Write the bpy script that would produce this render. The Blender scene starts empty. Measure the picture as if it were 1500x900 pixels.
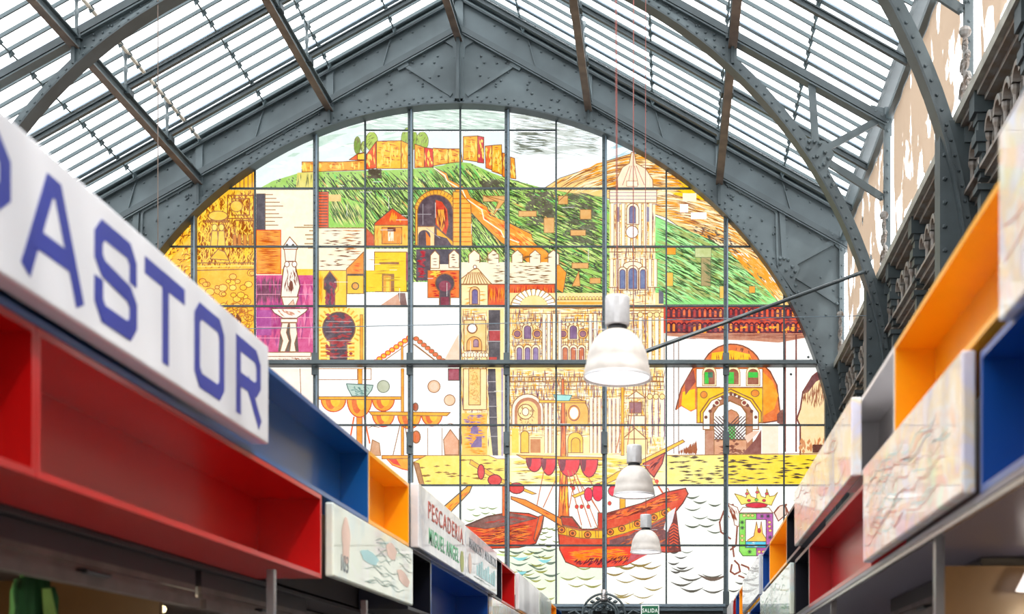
import bpy, bmesh, math, random
from math import sin, cos, pi, radians, sqrt
from mathutils import Vector, Matrix
from mathutils.geometry import tessellate_polygon
C = bpy.context.scene.collection
SC = bpy.context.scene
random.seed(7)
# ---------------------------------------------------------------- camera
cd = bpy.data.cameras.new('camera'); cam = bpy.data.objects.new('camera', cd); C.objects.link(cam)
cam.location = (0, 0, 1.6); cam.rotation_euler = (radians(90), 0, 0)
cd.sensor_width = 36; cd.lens = 36*1920/1500
cd.shift_x = -230/1500; cd.shift_y = 578/1500
cd.clip_start = .1; cd.clip_end = 400
cd.dof.use_dof = True; cd.dof.focus_distance = 24; cd.dof.aperture_fstop = 1.9
SC.camera = cam
# ---------------------------------------------------------------- sky, sun, exposure
w = bpy.data.worlds.new('overcast_sky'); SC.world = w; w.use_nodes = True
bg = w.node_tree.nodes['Background']; bg.inputs[0].default_value = (.985, .99, 1, 1); bg.inputs[1].default_value = 4.6
sd = bpy.data.lights.new('sun', 'SUN'); sun = bpy.data.objects.new('sun', sd); C.objects.link(sun)
sd.energy = 3.0; sd.angle = radians(1.5); sd.color = (1, .96, .9)
sun.rotation_euler = Vector((1.0, -.6, 1.8)).to_track_quat('Z', 'Y').to_euler()
SC.view_settings.view_transform = 'Standard'; SC.view_settings.look = 'None'
SC.view_settings.exposure = 0; SC.view_settings.gamma = 1; SC.view_settings.use_curve_mapping = False
# ---------------------------------------------------------------- materials
def lin(c):
    return tuple((v/255/12.92 if v <= 10 else ((v/255+.055)/1.055)**2.4) for v in c)
def mat(name, rgb, rough=.5, metal=0, var=.0, scale=3, emit=0, coat=0, bump=0, rgb2=None):
    m = bpy.data.materials.new(name); m.use_nodes = True; nt = m.node_tree
    b = nt.nodes['Principled BSDF']; c = lin(rgb)
    b.inputs['Base Color'].default_value = (*c, 1); b.inputs['Roughness'].default_value = rough
    b.inputs['Metallic'].default_value = metal; b.inputs['Coat Weight'].default_value = coat
    b.inputs['Coat Roughness'].default_value = .15
    if emit:
        b.inputs['Emission Color'].default_value = (*c, 1); b.inputs['Emission Strength'].default_value = emit
    tc = nt.nodes.new('ShaderNodeTexCoord'); n = nt.nodes.new('ShaderNodeTexNoise')
    n.inputs['Scale'].default_value = scale; n.inputs['Detail'].default_value = 6
    nt.links.new(tc.outputs['Object'], n.inputs['Vector'])
    if var or rgb2:
        r = nt.nodes.new('ShaderNodeValToRGB'); c2 = lin(rgb2) if rgb2 else tuple(v*(1-var) for v in c)
        r.color_ramp.elements[0].position = .35; r.color_ramp.elements[0].color = (*c2, 1)
        r.color_ramp.elements[1].position = .65; r.color_ramp.elements[1].color = (*[v*(1+var*.5) for v in c], 1)
        nt.links.new(n.outputs['Fac'], r.inputs['Fac']); nt.links.new(r.outputs['Color'], b.inputs['Base Color'])
    if bump:
        bp = nt.nodes.new('ShaderNodeBump'); bp.inputs['Strength'].default_value = bump; bp.inputs['Distance'].default_value = .01
        nt.links.new(n.outputs['Fac'], bp.inputs['Height']); nt.links.new(bp.outputs['Normal'], b.inputs['Normal'])
    return m
M = {}
M['iron'] = mat('painted_iron', (81, 92, 96), .5, 0, .22, 1.3, bump=.1)
M['irondark'] = mat('dark_painted_iron', (60, 70, 74), .45, 0, .2, 2)
M['bar'] = mat('glazing_bar_iron', (70, 84, 88), .5, 0, .1, 2)
M['flash'] = mat('glazing_flashing', (120, 138, 152), .4, 0, .1, 2)
M['pipe'] = mat('weathered_pipe', (205, 196, 184), .5, 0, .35, 6)
M['brownsteel'] = mat('brown_steel', (108, 92, 82), .6, 0, .3, 3)
M['cable'] = mat('lamp_cable_red', (140, 70, 60), .6)
M['cast'] = mat('cast_iron_ornament', (122, 122, 120), .5, 0, .35, 5, rgb2=(118, 102, 90))  # grey iron; brown patches imitate warm light bounced off the netting
M['stone'] = mat('cornice_ledge', (150, 148, 138), .6, 0, .25, 4)
M['alu'] = mat('lamp_aluminium', (206, 206, 208), .4, .3, .08, 30)
M['acryl'] = mat('lamp_ribbed_shade', (204, 197, 190), .5, .1, .12, 9)
M['lens'] = mat('lamp_lit_lens', (255, 250, 252), .4, emit=1.5)
M['black'] = mat('black_metal', (22, 22, 24), .4)
M['blackbox'] = mat('black_box_paint', (6, 8, 24), .35, coat=.2)
M['red'] = mat('red_lacquer', (192, 8, 10), .3, 0, .05, 2, coat=.5)
M['darkred'] = mat('crimson_lacquer', (176, 14, 26), .35, 0, .05, 2, coat=.4)
M['blue'] = mat('blue_lacquer', (6, 84, 150), .3, 0, .05, 2, coat=.5)
M['deepblue'] = mat('deep_blue_lacquer', (4, 74, 156), .35, 0, .05, 2, coat=.4)
M['orange'] = mat('orange_lacquer', (255, 174, 0), .35, 0, .05, 2, coat=.4)
M['white'] = mat('white_lacquer', (232, 230, 232), .35, 0, .03, 2, coat=.4)
M['sign'] = mat('white_sign_plastic', (232, 234, 240), .22, 0, .02, 1, coat=.6)
M['ink'] = mat('navy_lettering', (38, 52, 150), .35)
M['brick'] = mat('sign_red_brown_lettering', (176, 62, 46), .4)
M['greenink'] = mat('sign_green_lettering', (70, 160, 110), .4)
M['greyink'] = mat('sign_grey_lettering', (110, 116, 122), .4)
M['soffit'] = mat('shutter_housing', (112, 102, 98), .5, .2, .25, 4)
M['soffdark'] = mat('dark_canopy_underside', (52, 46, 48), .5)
M['steel'] = mat('stainless_post', (170, 165, 165), .25, .8)
M['brown'] = mat('brown_stall_wall', (128, 92, 52), .35, 0, .2, 1.2, coat=.3)
M['greenc'] = mat('green_apron_cloth', (40, 92, 48), .8, 0, .3, 6)
M['palegreen'] = mat('pale_green_print', (140, 176, 84), .8, 0, .3, 6)
M['tube'] = mat('lit_tube', (255, 236, 180), .4, emit=3)
M['exitg'] = mat('exit_sign_green', (10, 110, 70), .4)
M['exitw'] = mat('exit_sign_white', (240, 245, 240), .4, emit=.25)
M['floor'] = mat('market_floor', (92, 88, 84), .35, 0, .15, 1.5)
M['plaster'] = mat('hall_wall', (206, 204, 198), .7, 0, .2, 1)

def picmat(name, base, cols, scale):
    m = bpy.data.materials.new(name); m.use_nodes = True; nt = m.node_tree
    b = nt.nodes['Principled BSDF']; b.inputs['Roughness'].default_value = .2; b.inputs['Coat Weight'].default_value = .6
    tc = nt.nodes.new('ShaderNodeTexCoord'); n = nt.nodes.new('ShaderNodeTexNoise')
    n.inputs['Scale'].default_value = scale; n.inputs['Detail'].default_value = 4; n.inputs['Distortion'].default_value = .6
    r = nt.nodes.new('ShaderNodeValToRGB'); e = r.color_ramp.elements
    e[0].position = .2; e[0].color = (*lin(base), 1); e[1].position = .95; e[1].color = (*lin(base), 1)
    for i, c in enumerate(cols):
        q = e.new(.38+.3*i/max(1, len(cols)-1)); q.color = (*lin(c), 1)
    nt.links.new(tc.outputs['Object'], n.inputs['Vector']); nt.links.new(n.outputs['Fac'], r.inputs['Fac'])
    nt.links.new(r.outputs['Color'], b.inputs['Base Color']); return m
M['pic_green'] = picmat('sign_watercolour_green', (236, 234, 238), [(228, 236, 218), (234, 240, 224), (220, 236, 232), (240, 230, 222)], 1.6)
M['pic_pink'] = picmat('sign_watercolour_pink', (252, 251, 254), [(236, 232, 250), (254, 236, 206), (250, 252, 255), (255, 222, 206), (234, 248, 222)], 3)
M['pic_grey'] = picmat('sign_watercolour_grey', (222, 224, 228), [(228, 228, 230), (206, 210, 216), (232, 226, 224)], 3)
M['sketch'] = mat('sign_sketch_lines', (130, 160, 150), .4)
M['sketchred'] = mat('sign_sketch_red', (206, 120, 110), .4)
M['aqua'] = mat('sign_aqua_wash', (176, 220, 222), .4)
M['peach'] = mat('sign_peach_wash', (236, 206, 190), .4)

def glassmat():
    m = bpy.data.materials.new('stained_glass'); m.use_nodes = True; nt = m.node_tree
    nt.nodes.remove(nt.nodes['Principled BSDF']); out = nt.nodes['Material Output']
    a = nt.nodes.new('ShaderNodeAttribute'); a.attribute_name = 'Col'
    tc = nt.nodes.new('ShaderNodeTexCoord'); n = nt.nodes.new('ShaderNodeTexNoise')
    n.inputs['Scale'].default_value = 5; n.inputs['Detail'].default_value = 8; n.inputs['Roughness'].default_value = .7
    mr = nt.nodes.new('ShaderNodeMapRange'); mr.inputs['From Min'].default_value = .3; mr.inputs['From Max'].default_value = .7
    mr.inputs['To Min'].default_value = 1.12; mr.inputs['To Max'].default_value = .68
    g = nt.nodes.new('ShaderNodeGamma'); nt.links.new(a.outputs['Color'], g.inputs['Color'])
    nt.links.new(tc.outputs['Object'], n.inputs['Vector']); nt.links.new(n.outputs['Fac'], mr.inputs['Value'])
    nt.links.new(mr.outputs['Result'], g.inputs['Gamma'])
    e = nt.nodes.new('ShaderNodeEmission'); nt.links.new(g.outputs['Color'], e.inputs['Color']); e.inputs['Strength'].default_value = 1.16  # emission stands in for daylight shining through the panes
    gl = nt.nodes.new('ShaderNodeBsdfGlossy'); gl.inputs['Roughness'].default_value = .15; gl.inputs['Color'].default_value = (.03, .03, .03, 1)
    ad = nt.nodes.new('ShaderNodeAddShader'); nt.links.new(e.outputs[0], ad.inputs[0]); nt.links.new(gl.outputs[0], ad.inputs[1])
    nt.links.new(ad.outputs[0], out.inputs['Surface'])
    try: m.cycles.emission_sampling = 'NONE'
    except Exception: pass
    return m
M['stained'] = glassmat()
def clearglass():
    m = bpy.data.materials.new('clear_roof_glass'); m.use_nodes = True; nt = m.node_tree
    nt.nodes.remove(nt.nodes['Principled BSDF']); out = nt.nodes['Material Output']
    t = nt.nodes.new('ShaderNodeBsdfTransparent'); t.inputs[0].default_value = (.93, .96, .97, 1)
    g = nt.nodes.new('ShaderNodeBsdfGlossy'); g.inputs['Roughness'].default_value = .1
    mx = nt.nodes.new('ShaderNodeMixShader'); mx.inputs[0].default_value = .03
    nt.links.new(t.outputs[0], mx.inputs[1]); nt.links.new(g.outputs[0], mx.inputs[2]); nt.links.new(mx.outputs[0], out.inputs['Surface'])
    return m
M['glass'] = clearglass()
def clothmat():
    m = bpy.data.materials.new('tan_shade_netting'); m.use_nodes = True; nt = m.node_tree
    nt.nodes.remove(nt.nodes['Principled BSDF']); out = nt.nodes['Material Output']
    d = nt.nodes.new('ShaderNodeBsdfDiffuse'); t = nt.nodes.new('ShaderNodeBsdfTranslucent'); tr = nt.nodes.new('ShaderNodeBsdfTransparent')
    c = (*lin((164, 147, 129)), 1); d.inputs[0].default_value = c; t.inputs[0].default_value = (.07, .05, .036, 1)
    a = nt.nodes.new('ShaderNodeAddShader'); nt.links.new(d.outputs[0], a.inputs[0]); nt.links.new(t.outputs[0], a.inputs[1])
    tc = nt.nodes.new('ShaderNodeTexCoord'); mp = nt.nodes.new('ShaderNodeMapping'); mp.inputs['Scale'].default_value = (1, .9, .5)
    n = nt.nodes.new('ShaderNodeTexNoise'); n.inputs['Scale'].default_value = 1.6; n.inputs['Detail'].default_value = 5
    r = nt.nodes.new('ShaderNodeValToRGB'); r.color_ramp.elements[0].position = .56; r.color_ramp.elements[1].position = .60
    nt.links.new(tc.outputs['Object'], mp.inputs[0]); nt.links.new(mp.outputs[0], n.inputs['Vector'])
    sp = nt.nodes.new('ShaderNodeSeparateXYZ'); mz = nt.nodes.new('ShaderNodeMapRange'); ad = nt.nodes.new('ShaderNodeMath')
    mz.inputs['From Min'].default_value = 9.7; mz.inputs['From Max'].default_value = 11.8; mz.inputs['To Min'].default_value = .12; mz.inputs['To Max'].default_value = -.01
    nt.links.new(tc.outputs['Object'], sp.inputs[0]); nt.links.new(sp.outputs[2], mz.inputs['Value']); nt.links.new(mz.outputs[0], ad.inputs[0]); nt.links.new(n.outputs['Fac'], ad.inputs[1])
    nt.links.new(ad.outputs[0], r.inputs['Fac'])
    mx = nt.nodes.new('ShaderNodeMixShader'); nt.links.new(r.outputs['Color'], mx.inputs[0])
    nt.links.new(a.outputs[0], mx.inputs[1]); nt.links.new(tr.outputs[0], mx.inputs[2]); nt.links.new(mx.outputs[0], out.inputs['Surface'])
    return m
M['netting'] = clothmat()
# ---------------------------------------------------------------- mesh helpers
class MB:
    def __init__(s): s.v = []; s.f = []
    def add(s, vs, fs):
        o = len(s.v); s.v += [tuple(v) for v in vs]; s.f += [tuple(i+o for i in f) for f in fs]; return s
    def box(s, x0, x1, y0, y1, z0, z1):
        vs = [(x, y, z) for x in (x0, x1) for y in (y0, y1) for z in (z0, z1)]
        return s.add(vs, [(0, 1, 3, 2), (4, 6, 7, 5), (0, 4, 5, 1), (2, 3, 7, 6), (0, 2, 6, 4), (1, 5, 7, 3)])
    def beam(s, p, q, w, h, up=(0, 0, 1)):
        p, q = Vector(p), Vector(q); d = (q-p).normalized(); up = Vector(up)
        if abs(d.dot(up)) > .99: up = Vector((0, 1, 0))
        sx = d.cross(up).normalized(); u = sx.cross(d).normalized()
        vs = [e+sx*a*w/2+u*b*h/2 for e in (p, q) for a in (-1, 1) for b in (-1, 1)]
        return s.add(vs, [(0, 1, 3, 2), (4, 6, 7, 5), (0, 4, 5, 1), (2, 3, 7, 6), (0, 2, 6, 4), (1, 5, 7, 3)])
    def ibeam(s, p, q, w, h, t=.03, up=(0, 0, 1)):
        p, q = Vector(p), Vector(q); d = (q-p).normalized(); upv = Vector(up)
        sx = d.cross(upv).normalized(); u = sx.cross(d).normalized()
        s.beam(p, q, t, h, up); s.beam(p+u*h/2, q+u*h/2, w, t, up); s.beam(p-u*h/2, q-u*h/2, w, t, up); return s
    def tube(s, pts, r, n=6, cap=True):
        pts = [Vector(p) for p in pts]; rs = r if isinstance(r, (list, tuple)) else [r]*len(pts); o = len(s.v)
        for i, p in enumerate(pts):
            d = (pts[min(i+1, len(pts)-1)]-pts[max(i-1, 0)]).normalized()
            a = Vector((0, 0, 1)) if abs(d.z) < .9 else Vector((1, 0, 0))
            x = d.cross(a).normalized(); y = d.cross(x)
            s.v += [tuple(p+(x*cos(2*pi*k/n)+y*sin(2*pi*k/n))*rs[i]) for k in range(n)]
        for i in range(len(pts)-1):
            for k in range(n):
                k2 = (k+1) % n; s.f.append((o+i*n+k, o+i*n+k2, o+(i+1)*n+k2, o+(i+1)*n+k))
        if cap:
            s.f.append(tuple(o+k for k in range(n))); s.f.append(tuple(o+(len(pts)-1)*n+k for k in reversed(range(n))))
        return s
    def lathe(s, prof, c=(0, 0, 0), n=24, cap=True):
        o = len(s.v)
        for r, z in prof: s.v += [(c[0]+r*cos(2*pi*k/n), c[1]+r*sin(2*pi*k/n), c[2]+z) for k in range(n)]
        for i in range(len(prof)-1):
            for k in range(n):
                k2 = (k+1) % n; s.f.append((o+i*n+k, o+i*n+k2, o+(i+1)*n+k2, o+(i+1)*n+k))
        if cap:
            s.f.append(tuple(o+k for k in reversed(range(n)))); s.f.append(tuple(o+(len(prof)-1)*n+k for k in range(n)))
        return s
    def prism(s, pts, fn, t):          # pts 2d; fn(a,b,d)->xyz ; thickness t
        n = len(pts); o = len(s.v)
        s.v += [tuple(fn(a, b, 0)) for a, b in pts]+[tuple(fn(a, b, t)) for a, b in pts]
        tr = tessellate_polygon([[Vector((a, b, 0)) for a, b in pts]])
        for k in tr: s.f.append(tuple(o+i for i in k)); s.f.append(tuple(o+n+i for i in reversed(k)))
        for i in range(n): j = (i+1) % n; s.f.append((o+i, o+j, o+n+j, o+n+i))
        return s
    def mesh(s, name, m, smooth=False):
        me = bpy.data.meshes.new(name); me.from_pydata(s.v, [], s.f); me.materials.append(m)
        b = bmesh.new(); b.from_mesh(me); bmesh.ops.recalc_face_normals(b, faces=b.faces); b.to_mesh(me); b.free()
        if smooth:
            for p in me.polygons: p.use_smooth = True
        return me
    def build(s, name, m, parent=None, smooth=False, bevel=0):
        me = s.mesh(name, m, smooth)
        o = bpy.data.objects.new(name, me); C.objects.link(o)
        if parent: o.parent = parent; o.matrix_parent_inverse = Matrix.Translation(-world_loc(parent))
        if bevel:
            bv = o.modifiers.new('bevel', 'BEVEL'); bv.width = bevel; bv.segments = 3; bv.limit_method = 'ANGLE'
        return o
def world_loc(o):
    v = Vector(o.location)
    if o.parent: v = v+world_loc(o.parent)+o.matrix_parent_inverse.to_translation()
    return v
def tag(o, label=None, cat=None, group=None, kind=None):
    if label: o['label'] = label
    if cat: o['category'] = cat
    if group: o['group'] = group
    if kind: o['kind'] = kind
    return o
def empty(name, loc=(0, 0, 0), **k):
    o = bpy.data.objects.new(name, None); C.objects.link(o); o.location = loc; o.empty_display_size = .2; return tag(o, **k)
def inst(name, me, parent, loc, rot=None):   # loc in world coordinates; shares mesh data
    o = bpy.data.objects.new(name, me); C.objects.link(o); o.parent = parent
    o.location = Vector(loc)-world_loc(parent)
    if rot: o.rotation_euler = rot
    return o
# hall frame: one unit of the front elevation is 1/60 m ; a = across, b = down from the ridge
D = 32.0; BAY = 6.82
def W(a, b, y=D): return Vector(((a-980)/60, y, 1.6+(1028-b)/60))
XC = (675-980)/60
# ---------------------------------------------------------------- setting: floor and walls
o = MB().box(-15, 6, -5.3, 34, -.1, 0).build('floor', M['floor']); tag(o, kind='structure')
wb = empty('wall_back', (XC, D, 0), kind='structure')
MB().box((120-980)/60, (1250-980)/60, D-.05, D+.25, 0, W(0, 893).z).build('wall_panel', M['irondark'], wb)
MB().box((120-980)/60, (1250-980)/60, D-.22, D-.05, W(0, 896).z, W(0, 887).z).build('sill', M['flash'], wb)
for a in (240, 350, 465, 603, 744, 1063, 1180):
    MB().box((a-980)/60-.06, (a-980)/60+.06, D-.12, D-.05, 0, W(0, 897).z).build('stiffener', M['irondark'], wb)
tag(MB().box(-14.7, 6, -5.3, -5, 0, 13).build('wall_front', M['plaster']), kind='structure')
wl = tag(MB().box(-14.7, -14.4, -5, 34, 0, 13.2).build('wall_left', M['plaster']), kind='structure')
# ---------------------------------------------------------------- roof trusses and gable
SL = .56
def top(dx): return SL*abs(dx)
def arc_pts(r, a0, a1, n): return [(675+r*cos(a0+(a1-a0)*i/n), 708-r*sin(a0+(a1-a0)*i/n)) for i in range(n+1)]
def rivet(mb, a, b, y, r=.022):
    r *= 1.35
    p = W(a, b, y); n = 5
    vs = [(p.x+r*cos(2*pi*k/n), y, p.z+r*sin(2*pi*k/n)) for k in range(n)]+[(p.x+r*.5*cos(2*pi*k/n), y-r*.9, p.z+r*.5*sin(2*pi*k/n)) for k in range(n)]
    mb.add(vs, [(k, (k+1) % n, n+(k+1) % n, n+k) for k in range(n)]+[tuple(n+k for k in range(n))])
def truss(Y, root, gable):
    fn0 = lambda y: (lambda a, b, d: W(a, b, y+d))
    R0 = 548 if gable else 556
    iron = M['iron']
    # arch rib: sweep of flange and web
    a_end = 0.0
    A = arc_pts(R0, pi-a_end, a_end, 72); A = [(675-R0, 800)]+[(675-R0, 740)]+A+[(675+R0, 740), (675+R0, 800)]
    def ring(r0, r1, ya, yb, name, m):
        def sc(p, r):
            if p[1] > 708: return (675+(r if p[0] > 675 else -r), p[1])
            dx, dy = p[0]-675, p[1]-708; k = r/R0; return (675+dx*k, 708+dy*k)
        mb = MB(); n = len(A)
        for p in A:
            for r in (r0, r1):
                q = sc(p, r)
                for y in (ya, yb): mb.v.append(tuple(W(q[0], q[1], y)))
        for i in range(n-1):
            o = i*4
            for (u, v_) in ((0, 1), (1, 3), (3, 2), (2, 0)): mb.f.append((o+u, o+v_, o+4+v_, o+4+u))
        mb.f += [(0, 1, 3, 2), ((n-1)*4, (n-1)*4+2, (n-1)*4+3, (n-1)*4+1)]
        return mb.build(name, m, root)
    ring(R0-2, R0, Y-.2, Y+.14, 'arch_flange', M['irondark'])
    ring(R0, R0+8, Y-.09, Y+.07, 'arch_angle_iron', iron)
    ring(R0+7, R0+(19 if gable else 13), Y-.03, Y+.03, 'arch_web', iron)
    for s in (-1, 1):
        # chord under the roof
        e = 600 if gable else 556
        b0 = 50
        p, q = W(675, b0, Y), W(675+s*e, b0+top(e), Y)
        MB().ibeam(p, q, .22, .15, .03).build('top_chord', iron, root)
        MB().beam(p+Vector((0, -.115, .02)), q+Vector((0, -.115, .02)), .02, .13).build('chord_angle_iron', M['irondark'], root)
        # plate web
        lim = 556 if gable else 378
        N = 40; up = []; lo = []
        for i in range(N+1):
            dx = lim*i/N
            up.append((675+s*dx, b0+top(dx)))
            rr = R0+6
            yb = 708-sqrt(max(0, rr*rr-dx*dx)) if dx < rr else 708
            if gable and dx > 540: yb = 620
            lo.append((675+s*dx, max(yb, b0+top(dx)+1)))
        mb = MB()
        for i in range(N):
            mb.prism([up[i], up[i+1], lo[i+1], lo[i]], fn0(Y-.01), .02)
        mb.build('web_plate', iron, root)
        if gable:
            MB().prism([(675, 2), (675+s*598, 2+top(598)), (675+s*598, 52+top(598)), (675, 52)], fn0(Y-.01), .02).build('upper_plate', iron, root)
            MB().ibeam(W(675, 2, Y), W(675+s*598, 2+top(598), Y), .3, .12, .04).build('roof_edge_angle', iron, root)
            MB().beam(W(675+s*8, 12, Y-.1), W(675+s*598, 12+top(590), Y-.1), .08, .06).build('gutter_pipe', M['irondark'], root)
            for dx in (100, 285, 470):
                MB().beam(W(675+s*dx, 8+top(dx), Y-.03), W(675+s*(dx+14), 50+top(dx+14), Y-.03), .02, .06, (0, 1, 0)).build('strap', iron, root)
        # stiffening posts from chord to arch
        for dx in (188, 378):
            rr = R0; yb = 708-sqrt(rr*rr-dx*dx)
            t0 = 2 if gable else b0
            MB().box(W(675+s*dx, 0).x-.085, W(675+s*dx, 0).x+.085, Y-.07, Y+.05, W(0, yb-2).z, W(0, t0+top(dx)).z).build('post', iron, root)
            MB().box(W(675+s*dx, 0).x-.03, W(675+s*dx, 0).x+.03, Y-.16, Y-.07, W(0, yb-4).z, W(0, b0+12+top(dx)).z).build('post_rib', M['irondark'], root)
        # straps on the plates
        def strap(a, b, c, d, w_=.1, name='strap', dy=-.04):
            a, c = 675+s*(a-675), 675+s*(c-675)
            MB().beam(W(a, b, Y+dy), W(c, d, Y+dy), w_, .05, (0, 1, 0)).build(name, iron, root)
        def strapv(a, b, c, d, w_=.12, name='brace', t=.06):
            a, c = 675+s*(a-675), 675+s*(c-675)
            p_, q_ = W(a, b, Y-.03), W(c, d, Y-.03)
            dd = (q_-p_).normalized(); nrm = Vector((dd.z, 0, -dd.x))
            mb = MB()
            vs = [e+nrm*g*w_/2+Vector((0, h, 0)) for e in (p_, q_) for g in (-1, 1) for h in (-t/2, t/2)]
            mb.add(vs, [(0, 1, 3, 2), (4, 6, 7, 5), (0, 4, 5, 1), (2, 3, 7, 6), (0, 2, 6, 4), (1, 5, 7, 3)]).build(name, iron, root)
        strapv(692, 62, 845, 150, .05, 'angle_strap'); strapv(757, 101, 686, 146, .09, 'diagonal_strap')
        strapv(750, 99, 765, 107, .16, 'gusset', .08)
        if gable:
            strapv(878, 170, 985, 232, .05, 'angle_strap'); strapv(1063, 275, 1136, 316, .05, 'angle_strap')
            strapv(1136, 316, 1138, 395, .05, 'angle_strap')
        # outer bay: post, gusset and struts
        strapv(1144, 312, 1149, 392, .14); strapv(1152, 396, 1226, 356, .13); strapv(1152, 400, 1226, 448, .13)
        strapv(1231, 345, 1231, 560, .12, 'end_post', .14)
        gx = lambda a: 675+s*(a-675)
        MB().prism([(gx(1136), 380), (gx(1160), 384), (gx(1170), 398), (gx(1162), 418), (gx(1172), 440), (gx(1160), 432), (gx(1138), 400)], fn0(Y-.08), .03).build('gusset', iron, root)
        MB().prism([(gx(1212), 342), (gx(1236), 348), (gx(1236), 378), (gx(1222), 366)], fn0(Y-.08), .03).build('gusset', iron, root)
        # rivets
        mb = MB()
        n = int(R0*pi/2/13)
        for i in range(n):
            an = pi/2*i/n
            if gable or R0*cos(an) < 378: rivet(mb, 675+s*(R0+12.5)*cos(an), 708-(R0+12.5)*sin(an), Y-.03)
            rivet(mb, 675+s*(R0+5)*cos(an+.012), 708-(R0+5)*sin(an+.012), Y-.09)
        for i in range(3, 34 if gable else 22):
            dx = i*17; rivet(mb, 675+s*dx, b0+10+top(dx), Y-.03)
            if gable: rivet(mb, 675+s*dx, 16+top(dx), Y-.02)
        rr_ = random.Random(3)
        if gable:
            for k in range(95):
                dx = rr_.uniform(20, 545); y0 = b0+18+top(dx); y1 = (708-sqrt(568**2-dx*dx)) if dx < 480 else 560
                if y1 > y0+6:
                    rivet(mb, 675+s*dx, rr_.uniform(y0, y1-4), Y-.01, .026)
        for (a, b) in ((1141, 385), (1147, 385), (1153, 387), (1141, 393), (1159, 397), (1163, 404), (1150, 402), (1158, 411), (1164, 424), (1168, 434), (1217, 350), (1224, 355), (1230, 362), (1224, 450), (1228, 442), (1231, 372)):
            rivet(mb, gx(a), b, Y-.09, .035)
        for b in range(395, 555, 16): rivet(mb, gx(1231), b, Y-.1, .02)
        tag(mb.build('rivets', iron, root), kind='stuff')
    MB().box(XC-.1, XC+.1, Y-.09, Y+.05, W(0, 708-R0-4).z, W(0, 4 if gable else b0).z).build('post', iron, root)
    MB().box(XC-.035, XC+.035, Y-.3, Y-.09, W(0, 708-R0-2).z, W(0, 40).z).build('post_rib', M['irondark'], root)
    MB().prism([(660, 58), (690, 58), (700, 66), (684, 76), (682, 92), (668, 92), (666, 76), (650, 66)], fn0(Y-.06), .03).build('gusset', iron, root)
    # columns under the arch ends
    for s in (-1, 1):
        xa, xb = 675+s*532, 675+s*566
        MB().box(min(W(xa, 0).x, W(xb, 0).x), max(W(xa, 0).x, W(xb, 0).x), Y-.06, Y+.3, 0, W(0, 541).z).build('column', M['irondark'], root)
        mb = MB(); x = W(xa, 0).x
        for k in range(9): rivet(mb, xa+s*4, 550+k*20, Y-.06, .03)
        tag(mb.build('rivets', M['irondark'], root), kind='stuff')
g = empty('gable_truss', (XC, D-.2, 0), label='solid riveted grey iron gable with round arch framing the stained glass window', cat='roof truss')
truss(D-.2, g, True)
for k, lab in ((1, 'riveted iron arch truss just before the gable, tie rod at its foot'), (2, 'nearer riveted iron arch truss with its rib at the upper right edge')):
    t = empty('roof_truss', (XC, D-BAY*k, 0), label=lab, cat='roof truss'); truss(D-BAY*k, t, False)
# ---------------------------------------------------------------- glazed roof
ce = empty('ceiling', (XC, 20, W(0, 0).z), kind='structure')
Y0, Y1 = D-BAY*3-2.5, D
for dx in (-378, -188, 0, 188, 378):
    b = 58+top(dx) if dx else 62
    MB().ibeam(W(675+dx, b, Y0), W(675+dx, b, Y1-.25), .17, .2, .03).build('purlin', M['iron'], ce)
    MB().beam(W(675+dx, b, Y0)+Vector((0, 0, -.12)), W(675+dx, b, Y1-.25)+Vector((0, 0, -.12)), .17, .008).build('purlin_soffit', M['brownsteel'], ce)  # thin plate, browner than the beam, along the purlin underside
sub = BAY/15
mrg = {}
post = MB().lathe([(.03, 0), (.045, .05), (.03, .1), (.035, .3), (.055, .42), (.03, .46), (.03, .6), (.06, .68), (.08, .8)], n=8).mesh('roof_finial_post', M['iron'], True)
clamp = MB().box(-.13, .13, -.12, .12, -.08, .05).box(-.08, .08, -.16, .16, -.04, .1).mesh('clamp', M['irondark'])
nb = int((Y1-Y0)/sub)
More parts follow.
